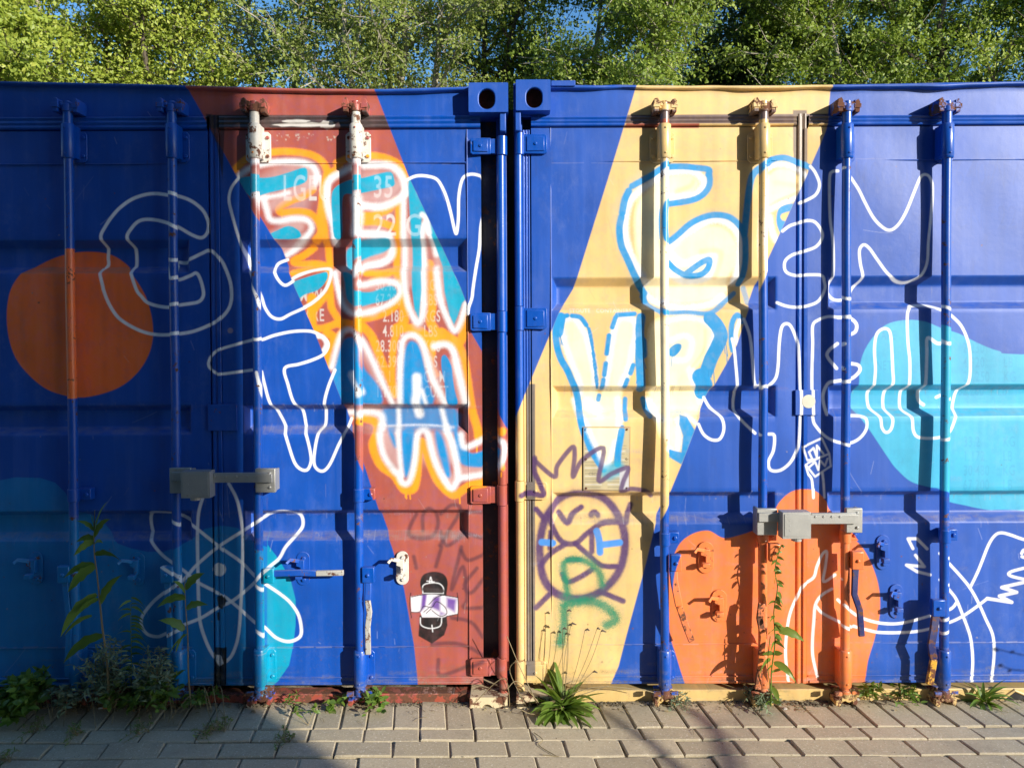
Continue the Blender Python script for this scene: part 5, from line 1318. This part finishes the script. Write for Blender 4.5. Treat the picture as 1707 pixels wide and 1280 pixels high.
# ------------------------------------------------------------------ trees
def tree(X, Y, H, leafm, barkm, seed, label, spread=1.9, nst=3, leaf=.037, dens=1.0, lean=0.0, zlo=2.2, grp='trees behind the containers', twig=1.0):
    R = random.Random(seed); NR_ = np.random.default_rng(seed)
    root = empty('tree', (X, Y, 0), label, 'tree', grp)
    tb = MB(); centers = []
    for s_ in range(nst):
        a = R.uniform(0, 6.28); top = Vector((X + math.cos(a) * spread * R.uniform(.2, .75) + lean, Y + math.sin(a) * spread * .5 * R.random(), H * R.uniform(.85, 1.0)))
        base = Vector((X + R.uniform(-.15, .15), Y + R.uniform(-.15, .15), -.05))
        pts = []; n = 10
        for i in range(n + 1):
            t = i / n; p = base.lerp(top, t); p += Vector((R.gauss(0, .07), R.gauss(0, .07), 0)) * (i > 0); p.x -= math.sin(t * 3.14) * (top.x - base.x) * .25
            pts.append(p)
        r0 = R.uniform(.06, .10)
        tb.tube(pts, [r0 * (1 - .82 * i / n) for i in range(n + 1)], 7)
        nb = int(18 * twig)
        for k in range(nb):
            t = .28 + .72 * (k + R.random()) / nb
            i = min(n - 1, int(t * n)); p = pts[i].lerp(pts[i + 1], t * n - i)
            if p.z < zlo: continue
            a = R.uniform(0, 6.28); L = spread * R.uniform(.45, .95) * (1.15 - .6 * t)
            d = Vector((math.cos(a), math.sin(a) * .8, R.uniform(.1, .9))).normalized()
            q = [p]
            m_ = 5
            for j in range(1, m_ + 1):
                d = (d + Vector((R.gauss(0, .16), R.gauss(0, .16), R.gauss(0, .10)))).normalized(); q.append(q[-1] + d * L / m_)
            tb.tube(q, [r0 * .30 * (1 - .85 * j / m_) + .003 for j in range(m_ + 1)], 4, cap=False)
            for j in range(1, m_ + 1):
                for h in range(R.choice((2, 3, 4))):
                    dd = (d * .5 + Vector((R.gauss(0, .7), R.gauss(0, .7), R.gauss(.05, .5)))).normalized(); l2 = R.uniform(.22, .6) * spread / 1.9
                    e = q[j] + dd * l2 + Vector((0, 0, -.05 * l2)); mid = q[j].lerp(e, .5) + Vector((R.gauss(0, .03), R.gauss(0, .03), R.gauss(0, .03)))
                    tb.tube([q[j], mid, e], [.007, .005, .003], 3, cap=False)
                    centers.append((q[j], mid, e, l2))
    tb.build('trunk', barkm, root, smooth=True)
    # leaves strung along the twigs
    C = []; 
    for (a, mid, e, l2) in centers:
        k = int(R.uniform(44, 96) * dens * (.6 + l2))
        t = NR_.random(k)[:, None]
        p = np.where(t < .5, np.array(a) * (1 - 2 * t) + np.array(mid) * 2 * t, np.array(mid) * (2 - 2 * t) + np.array(e) * (2 * t - 1))
        cc = NR_.normal(0, .10, (4, 3)) * np.array([1, 1, .6]); C.append(p + cc[NR_.integers(0, 4, k)] + NR_.normal(0, .035, (k, 3)))
    C = np.concatenate(C); C = C[C[:, 2] > zlo]
    n = len(C)
    d1 = NR_.normal(0, 1, (n, 3)); d1[:, 2] -= .35; d1 /= np.linalg.norm(d1, axis=1)[:, None]
    up = NR_.normal(0, .55, (n, 3)) + np.array([.45, -.75, .55]); d2 = np.cross(d1, up); d2 /= np.linalg.norm(d2, axis=1)[:, None]; nn = np.cross(d2, d1)
    s = leaf * NR_.uniform(.5, 1.5, n)[:, None]
    v0 = C; v1 = C + d1 * s * .55 + d2 * s * .40 - nn * s * .08; v2 = C + d1 * s * 1.25; v3 = C + d1 * s * .55 - d2 * s * .40 - nn * s * .08
    V = np.stack([v0, v1, v2, v3], 1).reshape(-1, 3)
    np_mesh('crown', V, np.arange(4 * n).reshape(-1, 4), leafm, root)
    return n
def TX(px, Y):            # x of a tree standing at depth Y that shows above a picture column
    return (px - 853.5) / F * (Y + D)
TL = 0
for (px, Y, H, lm, bm_, lab, kw) in [
    (-70, 4.6, 6.2, M_LEAF_A, M_BARKD, 'bright yellow-green bush tree at the far left edge, close behind the container', dict(spread=1.6, dens=1.2, leaf=.04)),
    (95, 6.2, 7.6, M_LEAF_A, M_BARK, 'yellow-green tree above the leftmost door rod, with yellowing lower leaves', dict(spread=2.0, dens=.8)),
    (245, 6.6, 8.2, M_LEAF_A, M_BARKD, 'olive tree with dark upright stems above the white outlined G', dict(spread=2.0, nst=4, dens=1.1)),
    (455, 7.4, 8.2, M_LEAF_B, M_BARK, 'sparse grey-twigged tree with blue sky showing, above the red-brown band', dict(spread=2.1, dens=.42, twig=1.6)),
    (640, 6.2, 7.8, M_LEAF_B, M_BARK, 'tree with pale leaning stems above the two white rod brackets', dict(spread=2.0, nst=4, dens=.75, twig=1.3)),
    (800, 7.6, 8.0, M_LEAF_C, M_BARKD, 'green tree with bare dark stems behind the gap between the containers', dict(spread=1.8, nst=4, dens=.62, twig=1.2)),
    (1010, 6.0, 7.8, M_LEAF_C, M_BARK, 'sunny light green tree above the diagonal edge of the yellow band', dict(spread=1.9, nst=4, dens=1.25)),
    (1235, 7.6, 8.6, M_LEAF_D, M_BARKD, 'dark green tree above the right end of the yellow band', dict(spread=2.1, dens=1.6, leaf=.04)),
    (1400, 6.6, 8.2, M_LEAF_C, M_BARK, 'dense mid-green tree above the second container lock', dict(spread=2.0, dens=1.5)),
    (1580, 6.4, 8.0, M_LEAF_C, M_BARKD, 'leafy green tree above the rightmost rod', dict(spread=2.0, dens=1.4)),
    (1790, 5.4, 7.4, M_LEAF_A, M_BARKD, 'light green tree at the far right edge', dict(spread=2.0, dens=1.3))]:
    TL += tree(TX(px, Y), Y, H, lm, bm_, int(abs(px)) + 3, lab, **kw)
def wood():
    R = np.random.default_rng(77); V = []
    cl = []
    for k in range(620):
        x = R.uniform(-13, 15); y = R.uniform(10, 15)
        px = 853.5 + x / (y + D) * F
        if (310 < px < 560 or 800 < px < 890 or px < 170) and R.random() < .8: continue
        if 1150 < px and R.random() < .0: continue
        top = 9.5 if px > 900 else 8.0
        cl.append((x, y, R.uniform(1.5, top), R.uniform(.35, .9)))
    for (x, y, z, r) in cl:
        n = int(150 * r / .6); q = R.normal(0, 1, (n, 3)); q /= np.linalg.norm(q, axis=1)[:, None]; q *= (r * R.random((n, 1)) ** .5); q[:, 2] *= .7
        C = q + np.array([x, y, z])
        d1 = R.normal(0, 1, (n, 3)); d1 /= np.linalg.norm(d1, axis=1)[:, None]; d2 = np.cross(d1, R.normal(0, .5, (n, 3)) + [0.45, -.75, .55]); d2 /= np.linalg.norm(d2, axis=1)[:, None]
        s = .075 * R.uniform(.6, 1.3, (n, 1))
        V.append(np.stack([C, C + d1 * s * .5 + d2 * s * .4, C + d1 * s * 1.2, C + d1 * s * .5 - d2 * s * .4], 1).reshape(-1, 3))
    V = np.concatenate(V); print('wood leaves', len(V) // 4)
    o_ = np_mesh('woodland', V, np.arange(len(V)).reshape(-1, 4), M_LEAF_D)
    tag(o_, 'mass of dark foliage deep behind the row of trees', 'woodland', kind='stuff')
wood(); print('tree leaves', TL)

# ------------------------------------------------------------------ small plants
def leaf_blade(mb, p0, d, L, w, bend=.5, fold=.25, n=6, roll=0.0, wav=0.0, R=random):
    """leaf from p0 along d, bending down"""
    d = Vector(d).normalized(); side = d.cross(Vector((0, 0, 1)))
    if side.length < .05: side = d.cross(Vector((0, 1, 0)))
    side.normalize(); side = Matrix.Rotation(roll, 3, d) @ side
    base = len(mb.v); p = Vector(p0)
    for i in range(n + 1):
        t = i / n
        ww = w * (math.sin(math.pi * min(1, t * .92 + .08)) ** .8) * (1 - .25 * t) * (1 + wav * math.sin(i * 2.6)) * .5
        if i == n: ww = .0004
        nrm = side.cross(d).normalized()
        mb.v += [tuple(p - side * ww + nrm * ww * fold), tuple(p), tuple(p + side * ww + nrm * ww * fold)]
        d = (d + Vector((0, 0, -bend / n))).normalized(); p = p + d * (L / n)
    for i in range(n):
        a = base + i * 3
        mb.f += [(a, a + 1, a + 4, a + 3), (a + 1, a + 2, a + 5, a + 4)]
def plant(name, loc, label, cat, grp=None):
    return empty(name, loc, label, cat, grp)
def stems(mb, pts, r):
    mb.tube(pts, [r * (1 - .7 * i / (len(pts) - 1)) for i in range(len(pts))], 5)

def tall_weed(path, leaves, label, r=.004, lw=.035, name='tall_weed'):
    """path: photo points of the stem with depth; leaves: (photo base point, photo tip point, width)"""
    pts = [P(x, y, Y) for x, y, Y in path]
    root = plant(name, (pts[0].x, pts[0].y, 0), label, 'weed')
    b = MB(); stems(b, spl3(pts), r); b.build('stem', M_DRY if r > .0035 else M_WEED, root, smooth=True)
    l = MB()
    for (x0, y0, x1, y1, Y0, w) in leaves:
        a = P(x0, y0, Y0); t = P(x1, y1, Y0 - random.uniform(.0, .05))
        d = t - a; L = d.length * 1.08
        leaf_blade(l, a, (d.normalized() + Vector((0, 0, .55))), L * 1.05, w * 1.1, bend=1.25, n=8, roll=random.choice((-1, 1)) * random.uniform(.9, 1.7), wav=.16)
    for (x, y, Y) in path[1:]:
        if random.random() < .0: continue
    l.build('leaves', M_WEED, root, smooth=True)
    return root
def spl3(pts, n=4):
    if len(pts) < 3: return pts
    out = []
    for i in range(len(pts) - 1):
        a, b, c, d = pts[max(i - 1, 0)], pts[i], pts[i + 1], pts[min(i + 2, len(pts) - 1)]
        for k in range(n):
            t = k / n; out.append(.5 * ((2 * b) + (-a + c) * t + (2 * a - 5 * b + 4 * c - d) * t * t + (-a + 3 * b - 3 * c + d) * t ** 3))
    out.append(pts[-1]); return out
def c1(x, y): return (x / 3.658, 780 + y / 3.658)
def LV(lst, Y):
    out = []
    for (a, b, c, d, w) in lst:
        x0, y0 = c1(a, b); x1, y1 = c1(c, d); out.append((x0, y0, x1, y1, Y, w))
    return out
tall_weed([(182, 1172, -.16), (178, 1100, -.17), (171, 1050, -.18), (167, 1010, -.18), (162, 960, -.18), (157, 920, -.18), (157, 885, -.18), (158, 850, -.18)],
          LV([(570, 430, 625, 205, .034), (575, 420, 650, 280, .022), (572, 380, 490, 305, .018), (575, 400, 560, 290, .016), (575, 430, 470, 430, .030), (575, 450, 455, 525, .034), (580, 530, 735, 545, .036), (575, 590, 395, 650, .034), (580, 600, 430, 745, .044), (610, 830, 700, 640, .030), (590, 770, 400, 1010, .044), (600, 800, 470, 900, .03), (625, 1020, 400, 1170, .044), (575, 470, 620, 430, .02), (560, 900, 400, 1010, .02)], -.18),
          'tallest weed, with long drooping leaves, in front of the leftmost rod', r=.005)
tall_weed([(318, 1176, -.12), (314, 1120, -.13), (313, 1060, -.14), (310, 1020, -.14), (308, 980, -.14), (309, 960, -.14)],
          LV([(1130, 740, 1215, 620, .036), (1130, 760, 1075, 670, .018), (1130, 790, 960, 830, .036), (1130, 800, 1060, 780, .02), (1140, 860, 1250, 805, .032), (1120, 990, 1000, 900, .038), (1125, 1010, 1080, 1120, .014), (1140, 1010, 1040, 1130, .01)], -.14),
          'reddish-stemmed weed with few broad leaves beside the second rod', r=.0036)
fw = [(218, 1172, -.07), (219, 1100, -.07), (218, 1040, -.07), (217, 1005, -.07)]
b_l = []
for k in range(26):
    t = k / 25; y = 790 + 480 * t; a = random.choice((-1, 1)); L = 45 + 35 * t * random.random() + 30
    b_l.append((800, y, 800 + a * L, y + random.uniform(-10, 50), .012))
tall_weed(fw, LV(b_l, -.07), 'thin narrow-leaved weed between the first two rods', r=.0025)

def bushy(cx_, cy_, wpx, hpx, Y, n, mat, label, L=(.018, .035), w=.007, base=None, name='low_weed', rnd=0):
    R = random.Random(rnd + int(cx_))
    base = base or (cx_, 1178)
    g = G(base[0], base[1]); root = plant(name, (g.x, g.y, 0), label, 'weed')
    b = MB(); l = MB()
    c = P(cx_, cy_, Y)
    for k in range(n):
        a = R.uniform(0, 6.28); rr = math.sqrt(R.random())
        t = Vector((c.x + math.cos(a) * rr * wpx / 800, c.y + R.uniform(-.09, .06), c.z + math.sin(a) * rr * hpx / 800))
        s0 = Vector((g.x + R.gauss(0, wpx / 400 * .16), g.y + R.uniform(-.01, .02), 0)); mid = s0.lerp(t, .55) + Vector((R.gauss(0, .02), R.gauss(0, .02), .03))
        path = spl3([s0, mid, t], 4); b.tube(path, [.0015 * (1 - .5 * i / (len(path) - 1)) for i in range(len(path))], 4)
        for i in range(3, len(path)):
            for h in range(R.choice((1, 2, 2, 3))):
                d = Vector((R.gauss(0, 1), R.gauss(-.2, .7), R.uniform(-.2, 1.0)))
                leaf_blade(l, path[i], d, R.uniform(*L), w * R.uniform(.7, 1.3), bend=R.uniform(0, .8), n=3, roll=R.uniform(-1, 1), R=R)
    b.build('stems', M_DRY, root); l.build('leaves', mat, root, smooth=True)
    return root
bushy(178, 1110, 70, 90, -.15, 70, M_WEEDG, 'grey-green twiggy weed clump at the foot of the tallest weed', (.018, .036), .008)
bushy(258, 1115, 60, 85, -.13, 70, M_WEEDG, 'second grey-green weed clump just left of the second rod', (.018, .036), .008)
bushy(240, 1150, 120, 50, -.12, 36, M_WEED, 'low broad-leaved weeds under the grey-green clumps', (.02, .04), .018)
bushy(30, 1160, 70, 60, -.16, 44, M_WEED, 'dark leafy weed at the bottom left corner', (.03, .055), .028)
bushy(62, 1135, 34, 30, -.11, 16, M_WEED, 'pale round-leaved weed near the bottom left corner', (.025, .04), .026)
bushy(115, 1160, 50, 50, -.12, 26, M_WEEDG, 'straggly weed at the foot of the leftmost rod', (.016, .03), .010)
bushy(345, 1165, 60, 24, -.08, 14, M_WEED, 'low weed right of the second rod foot', (.018, .03), .014, base=(345, 1176))
bushy(490, 1172, 26, 24, -.06, 4, M_WEED, 'spindly seedling right of the third rod foot', (.014, .026), .008, base=(480, 1182))
bushy(627, 1165, 40, 20, -.05, 9, M_WEED, 'small leafy weed right of the fourth rod foot', (.02, .034), .018, base=(622, 1176))
bushy(517, 1190, 14, 16, -.18, 2, M_WEED, 'three-leaved seedling in a paver joint', (.02, .03), .012, base=(515, 1208))
bushy(556, 1180, 20, 12, -.08, 2, M_WEED, 'seedling with broad leaves beside the fourth rod', (.03, .045), .026, base=(562, 1180))
bushy(1452, 1152, 30, 30, -.05, 6, M_WEED, 'fresh green seedling right of the orange rod', (.022, .04), .016, base=(1446, 1168))
bushy(1497, 1160, 50, 16, -.05, 7, M_WEED, 'low seedlings between the last two rods', (.016, .03), .012, base=(1490, 1168))
bushy(1524, 1162, 24, 20, -.05, 5, M_WEED, 'small pale weed left of the last rod', (.018, .034), .010, base=(1524, 1168))
bushy(1272, 1160, 60, 24, -.06, 26, M_WEEDG, 'tangled dry weed at the foot of the climbing weed', (.016, .03), .008, base=(1272, 1176))
bushy(1128, 1168, 40, 12, -.04, 14, M_WEEDG, 'wisps of moss and weed right of the fifth rod', (.01, .02), .006, base=(1128, 1174))
for (x, y, w_, lab) in ((58, 1220, 30, 'round moss tuft in a joint near the left edge'), (128, 1224, 30, 'second grass tuft in a paver joint'), (232, 1222, 34, 'grass tuft with thin blades in a paver joint below the weeds'), (350, 1221, 14, 'tiny grass tuft between pavers'), (372, 1218, 20, 'small grass tuft right of the tiny one'), (478, 1236, 26, 'flat moss tuft on a joint at the shadow edge'), (14, 1268, 20, 'grass tuft at the lower left corner')):
    bushy(x, y - 4, w_, 7, G(x, y).y, 10, M_WEED, lab, (.007, .016), .004, base=(x, y), name='grass_tuft', rnd=5)

# plantain rosette in front of the right container's post
def rosette(px, py, label, n, Lr, w, stalks, name='rosette_weed', mat=M_WEED, seedm=M_BARKD, flat=.25, R=random.Random(9)):
    g = G(px, py); root = plant(name, (g.x, g.y, 0), label, 'weed')
    l = MB()
    for k in range(n):
        a = R.uniform(0, 6.283); el = R.uniform(flat, 1.25)
        d = Vector((math.cos(a) * math.cos(el), math.sin(a) * math.cos(el) * .8 - .15, math.sin(el)))
        leaf_blade(l, g + Vector((R.gauss(0, .008), R.gauss(0, .006), .005)), d, R.uniform(*Lr), w * R.uniform(.7, 1.2), bend=R.uniform(.5, 1.7), fold=.35, n=9, roll=R.uniform(-.4, .4), wav=.05, R=R)
    l.build('leaves', mat, root, smooth=True)
    if stalks:
        s_ = MB(); h = MB()
        for (x, y, c) in stalks:
            t = P(x, y, g.y - R.uniform(-.02, .05)); m1 = g.lerp(t, .5) + Vector((c, 0, .03))
            path = spl3([Vector(g), m1, t], 6); s_.tube(path, [.0010] * len(path), 4)
            if R.random() < .8: h.tube([t, t + Vector((R.uniform(.004, .012), 0, .004)), t + Vector((R.uniform(.01, .022), 0, -.002))], [.0022, .0045, .002], 6)
        s_.build('stalks', M_DRY, root); h.build('seed_heads', seedm, root)
    return root
rosette(938, 1186, 'big plantain rosette with seed stalks in front of the yellow corner post', 66, (.08, .215), .040,
        [(945, 1018, .01), (938, 1048, 0), (947, 1042, .01), (995, 1048, .02), (975, 1050, .015), (1002, 1052, .03), (988, 1120, .01), (952, 1040, -.01)], name='plantain')
rosette(1640, 1172, 'flat dandelion-like rosette under the rightmost rod corner', 20, (.07, .15), .022, [], flat=.1)
# dry grass blades around the gap
root = plant('dry_grass', tuple(G(868, 1182)), 'pale dry grass stalks arching over the gap between the containers', 'grass')
b = MB()
for q in ([(905, 1180, -.1), (880, 1150, -.12), (860, 1135, -.14), (846, 1148, -.16)], [(900, 1182, -.1), (866, 1110, -.12), (845, 1060, -.13)], [(880, 1182, -.1), (850, 1120, -.1), (862, 1100, -.1)], [(940, 1178, -.12), (890, 1190, -.14), (862, 1178, -.16)], [(850, 1182, -.08), (840, 1130, -.1), (790, 1172, -.1)], [(900, 1172, -.1), (960, 1160, -.12), (1015, 1142, -.12)], [(905, 1178, -.1), (985, 1146, -.12), (1060, 1148, -.11), (1090, 1154, -.1)]):
    b.tube(spl3([P(*a) for a in q], 6), .0016, 4)
b.build('stalks', M_DRY, root)
root = plant('dry_stalk', tuple(G(620, 1188)), 'thin dry stalk bent over the pavers left of the gap', 'stalk')
b = MB(); b.tube(spl3([P(610, 1180, -.06), P(604, 1196, -.1), P(624, 1218, -.2), P(600, 1226, -.24), P(560, 1235, -.28)], 6), .0015, 4); b.build('stem', M_DRY, root)
R = random.Random(31)
for (cx_, wd, lab, n_) in ((60, 130, 'pale dry stalks tangled at the foot of the wall in the left corner', 22), (285, 150, 'dry stalks bent over the pavers in front of the grey-green clumps', 26)):
    root = plant('dry_grass', tuple(G(cx_, 1180)), lab, 'grass'); b = MB()
    for k in range(n_):
        x = cx_ + R.uniform(-wd / 2, wd / 2); x2 = x + R.uniform(-60, 60); y2 = R.uniform(1150, 1215); Y2 = -R.uniform(.05, .22)
        a_ = G(x, 1178 + R.uniform(-4, 6)); c_ = G(x2, 1185 + R.random() * 30) + Vector((0, 0, R.uniform(.003, .03))); m_ = a_.lerp(c_, .5) + Vector((R.gauss(0, .02), 0, R.uniform(.02, .13)))
        b.tube(spl3([a_, m_, c_], 6), .0013, 4)
    b.build('stalks', M_DRY, root)
# climbing weed on the sixth rod
path = [(1285, 1176, -.10), (1286, 1120, -.11), (1292, 1070, -.11), (1290, 1020, -.11), (1296, 980, -.11), (1292, 950, -.11), (1297, 925, -.11), (1303, 908, -.11), (1299, 915, -.12)]
pts = spl3([P(*a) for a in path], 5)
root = plant('climbing_weed', (pts[0].x, pts[0].y, 0), 'weed climbing the orange rod below the sunlit lock', 'weed')
b = MB(); b.tube(pts, [.0032 * (1 - .6 * i / len(pts)) for i in range(len(pts))], 5)
pts2 = spl3([P(1288, 1172, -.10), P(1280, 1110, -.12), P(1284, 1060, -.13)], 5); b.tube(pts2, .002, 5); b.build('stem', M_WEED, root)
l = MB(); R = random.Random(4)
for i, p in enumerate(pts):
    t = i / len(pts)
    for h in range(2):
        a = R.choice((-1, 1)); d = Vector((a * R.uniform(.4, 1), R.uniform(-.8, .1), R.uniform(-.5, .7)))
        if R.random() < .35: continue
        leaf_blade(l, p, d, R.uniform(.026, .05) * (1.35 - t), R.uniform(.016, .028) * (1.35 - t), bend=R.uniform(.6, 1.6), n=6, roll=R.uniform(.6, 1.9), R=R)
leaf_blade(l, P(1298, 1052, -.11), (.9, -.2, .3), .11, .045, bend=1.2, n=8, roll=1.2, wav=.12); leaf_blade(l, P(1290, 1105, -.11), (.6, -.3, .1), .11, .04, bend=1.6, n=8, roll=1.3); leaf_blade(l, P(1285, 1100, -.11), (-.5, -.3, .1), .09, .04, bend=1.6, n=8, roll=1.3)
l.build('leaves', M_WEED, root, smooth=True)

# ------------------------------------------------------------------ debris along the foot of the containers
def debris():
    R = random.Random(21); b = MB()
    def clod(x, y, r, z=0):
        n = 7; vs = []; 
        for k in range(n):
            a = 6.283 * k / n; q = r * R.uniform(.7, 1.2); vs.append((x + q * math.cos(a), y + q * math.sin(a) * .7, z - .002))
        for k in range(n):
            a = 6.283 * k / n + .4; q = r * R.uniform(.35, .65); vs.append((x + q * math.cos(a), y + q * math.sin(a) * .7, z + r * R.uniform(.35, .6)))
        vs.append((x, y, z + r * .6))
        fs = [(k, (k + 1) % n, n + (k + 1) % n, n + k) for k in range(n)] + [(n + k, n + (k + 1) % n, 2 * n) for k in range(n)]
        b.add(vs, fs)
    for k in range(2600):
        x = R.uniform(-2.2, 2.4)
        dens = 1.0 if x > -.1 else .6
        if R.random() > dens: continue
        clod(x, -.014 - abs(R.gauss(0, .016)), R.uniform(.0015, .006))
    for (px, n, s_) in ((1345, 90, .012), (1330, 60, .012), (1395, 40, .01), (1275, 50, .01), (1085, 40, .01), (900, 60, .01), (1130, 30, .006), (240, 80, .010), (120, 60, .010), (40, 60, .01)):
        for k in range(n): clod(wx(px, 1170) + R.gauss(0, .055), -.016 - abs(R.gauss(0, .02)), R.uniform(.003, s_))
    for k in range(260): clod(R.uniform(-2, 2.2), -R.random() * .6, R.uniform(.0008, .0022))
    o_ = b.build('soil_debris', M_SOIL, None)
    tag(o_, 'dark crumbs of soil and moss along the foot of the containers', 'soil', kind='stuff')
debris()
def litter():
    R = random.Random(5); b = MB()
    for k in range(320):
        x = R.choice([R.uniform(-2.1, -1.0), R.uniform(-2.1, 2.2), wx(900, 1170) + R.gauss(0, .15), wx(1280, 1170) + R.gauss(0, .12)]); y = -.02 - abs(R.gauss(0, .05))
        leaf_blade(b, (x, y, .004 + R.random() * .006), (R.gauss(0, 1), R.gauss(0, 1), R.uniform(-.05, .35)), R.uniform(.008, .026), R.uniform(.004, .011), bend=R.uniform(0, .6), n=3, roll=R.uniform(-.6, .6), R=R)
    for k in range(60):
        x = R.uniform(-2.1, 2.2); y = -.02 - abs(R.gauss(0, .07)); a = R.uniform(0, 6.28); L = R.uniform(.02, .09)
        b.tube([(x, y, .004), (x + math.cos(a) * L / 2, y + math.sin(a) * L / 4, .008), (x + math.cos(a) * L, y + math.sin(a) * L / 2, .004)], .0008, 3)
    tag(b.build('leaf_litter', M_DRY, None, smooth=True), 'dry leaves and stalk bits scattered along the foot of the containers', 'leaf litter', kind='stuff')
litter()
def pebble(px, py, r, label, mat):
    g = G(px, py); b = MB(); n = 9; R = random.Random(int(px))
    rings = []
    for j, (q, z) in enumerate(((.8, 0), (1, .35), (.75, .8), (.3, 1.02))):
        for k in range(n): a = 6.283 * k / n; s_ = r * q * R.uniform(.85, 1.1); b.v.append((g.x + s_ * math.cos(a), g.y + s_ * math.sin(a) * .8, r * z * .75))
    for j in range(3):
        for k in range(n): b.f.append((j * n + k, j * n + (k + 1) % n, (j + 1) * n + (k + 1) % n, (j + 1) * n + k))
    b.f.append(tuple(3 * n + k for k in range(n)))
    tag(b.build('stone', mat, None, smooth=True), label, 'stone', 'small stones at the foot of the wall')
M_STONE = soil('pale_stone', (.30, .28, .25), (.50, .47, .42), 90)
pebble(1428, 1166, .016, 'pale stone at the foot of the orange rod', M_STONE); pebble(1308, 1182, .011, 'small pale stone below the climbing weed', M_STONE); pebble(1080, 1173, .010, 'small stone left of the fifth rod foot', M_STONE)
g = G(170, 1182); b = MB(); b.tube([g + Vector((-.014, 0, .004)), g + Vector((.002, .004, .0045))], .0038, 10); root = empty('cigarette_butt', tuple(g), 'white and orange cigarette butt on the pavers under the tallest weed', 'cigarette butt')
b.build('paper', simple('cigarette_paper', (.75, .73, .7)), root); b = MB(); b.tube([g + Vector((.002, .004, .0045)), g + Vector((.015, .008, .004))], .0039, 10); b.build('filter', simple('filter_cork', (.65, .25, .06)), root)
root = empty('twig', tuple(G(915, 1262)), 'thin curled twig lying on the pavers below the plantain', 'twig')
b = MB(); b.tube(spl3([G(890, 1222) + Vector((0, 0, .004)), G(905, 1236) + Vector((0, 0, .008)), G(898, 1243) + Vector((0, 0, .004)), G(925, 1260) + Vector((0, 0, .004)), G(930, 1262) + Vector((0, 0, .004)), G(905, 1259) + Vector((0, 0, .003))], 4), .0016, 5); b.build('stem', M_DRY, root)

# ------------------------------------------------------------------ what stands behind the photographer and shades the place
def shade_building():
    # vertical edge whose shadow falls at photo column 418 of the doors
    xe = wx(412, 500); t = 7.0
    ex = xe + SUN.x / -SUN.y * t; ey = -t
    b = empty('brick_building', (ex - 7, ey - 4, 0), 'brick building behind the photographer that shades the left container', 'building')
    m_ = MB(); m_.box(ex - 22, ex, ey - 8, ey, 0, 9.6); m_.build('wall', M_BRICK, b)
    r_ = MB(); r_.box(ex - 22, ex, ey - 8, ey, 9.6, 9.8); r_.build('roof', simple('roof_edge', (.2, .2, .2)), b)
    for k in range(6):
        for z in (1.2, 4.2, 7.2):
            w = MB(); x = ex - 19.5 + k * 3.2; w.box(x, x + 1.3, ey - .002, ey + .04, z, z + 1.4)
            fr = w.build('window', simple('window_frame', (.7, .7, .68)), b)
            g_ = MB(); g_.box(x + .07, x + 1.23, ey + .038, ey + .045, z + .07, z + 1.33); g_.build('pane', simple('window_glass', (.03, .04, .05), .1), fr)
shade_building()
def sapling():
    base = Vector((8.4, -5.3, 0)); k = SUN / -SUN.y
    root = empty('sapling', tuple(base), 'bare-branched sapling behind the photographer casting thin shadows on the pavers', 'tree')
    b = MB(); tr = [base, base + Vector((-.1, 0, 1.0)), base + Vector((-.05, .05, 2.2)), base + Vector((-.15, .1, 3.4))]
    b.tube(spl3(tr), [.035 - .0016 * i for i in range(13)], 7)
    def tw(pts, T, r, start):
        q = [start] + [p + k * (T + .12 * math.sin(i * 2)) for i, p in enumerate(pts)]
        q = spl3(q, 5); b.tube(q, [r * (1 - .3 * i / (len(q) - 1)) for i in range(len(q))], 5)
        return q
    tw([G(1250, 1420), G(1160, 1310), G(1115, 1265), G(1075, 1232), G(1040, 1205), G(1005, 1180)], 3.3, .021, base + Vector((-.1, 0, 1.2)))
    tw([G(1260, 1400), G(1215, 1300), G(1208, 1255), G(1190, 1215), G(1160, 1188), G(1140, 1178)], 3.1, .022, base + Vector((-.08, 0, 1.6)))
    b.build('trunk', M_BARK, root, smooth=True)
def side_shrub():
    k = SUN / -SUN.y; T = .85; R = random.Random(8)
    base = Vector((3.3, -.9, 0)); root = empty('leafy_weed', tuple(base), 'tall leafy weed standing just past the right edge of the view', 'weed')
    b = MB(); l = MB()
    main = spl3([base, base + Vector((.03, 0, .4)), base + Vector((.0, .02, .85)), base + Vector((.05, .02, 1.15))], 5)
    b.tube(main, [.006 * (1 - .6 * i / len(main)) for i in range(len(main))], 6)
    for (pts, st) in ((((1740, 1092), (1712, 1092), (1690, 1088), (1655, 1080)), 8), (((1745, 1128), (1712, 1118), (1690, 1116), (1664, 1108)), 6), (((1745, 1040), (1722, 1030), (1708, 1010)), 10)):
        q = spl3([main[st]] + [P(x, y, 0) + k * T for x, y in pts], 5)
        b.tube(q, [.0025] * len(q), 4)
        for i in range(8, len(q), 4):
            leaf_blade(l, q[i], (R.choice((-1, 1)) * R.uniform(.5, 1), R.gauss(0, .3), R.gauss(0, .5)), R.uniform(.02, .032), .016, n=4, roll=R.uniform(.5, 1.2), R=R)
    for p in main[4:]:
        for h in range(1): leaf_blade(l, p, (R.gauss(.6, 1), R.gauss(0, 1), R.gauss(.2, .5)), R.uniform(.04, .08), .03, n=5, roll=R.uniform(-1, 1), R=R)
    b.build('stem', M_WEED, root, smooth=True); l.build('leaves', M_WEED, root, smooth=True)
sapling()
side_shrub()
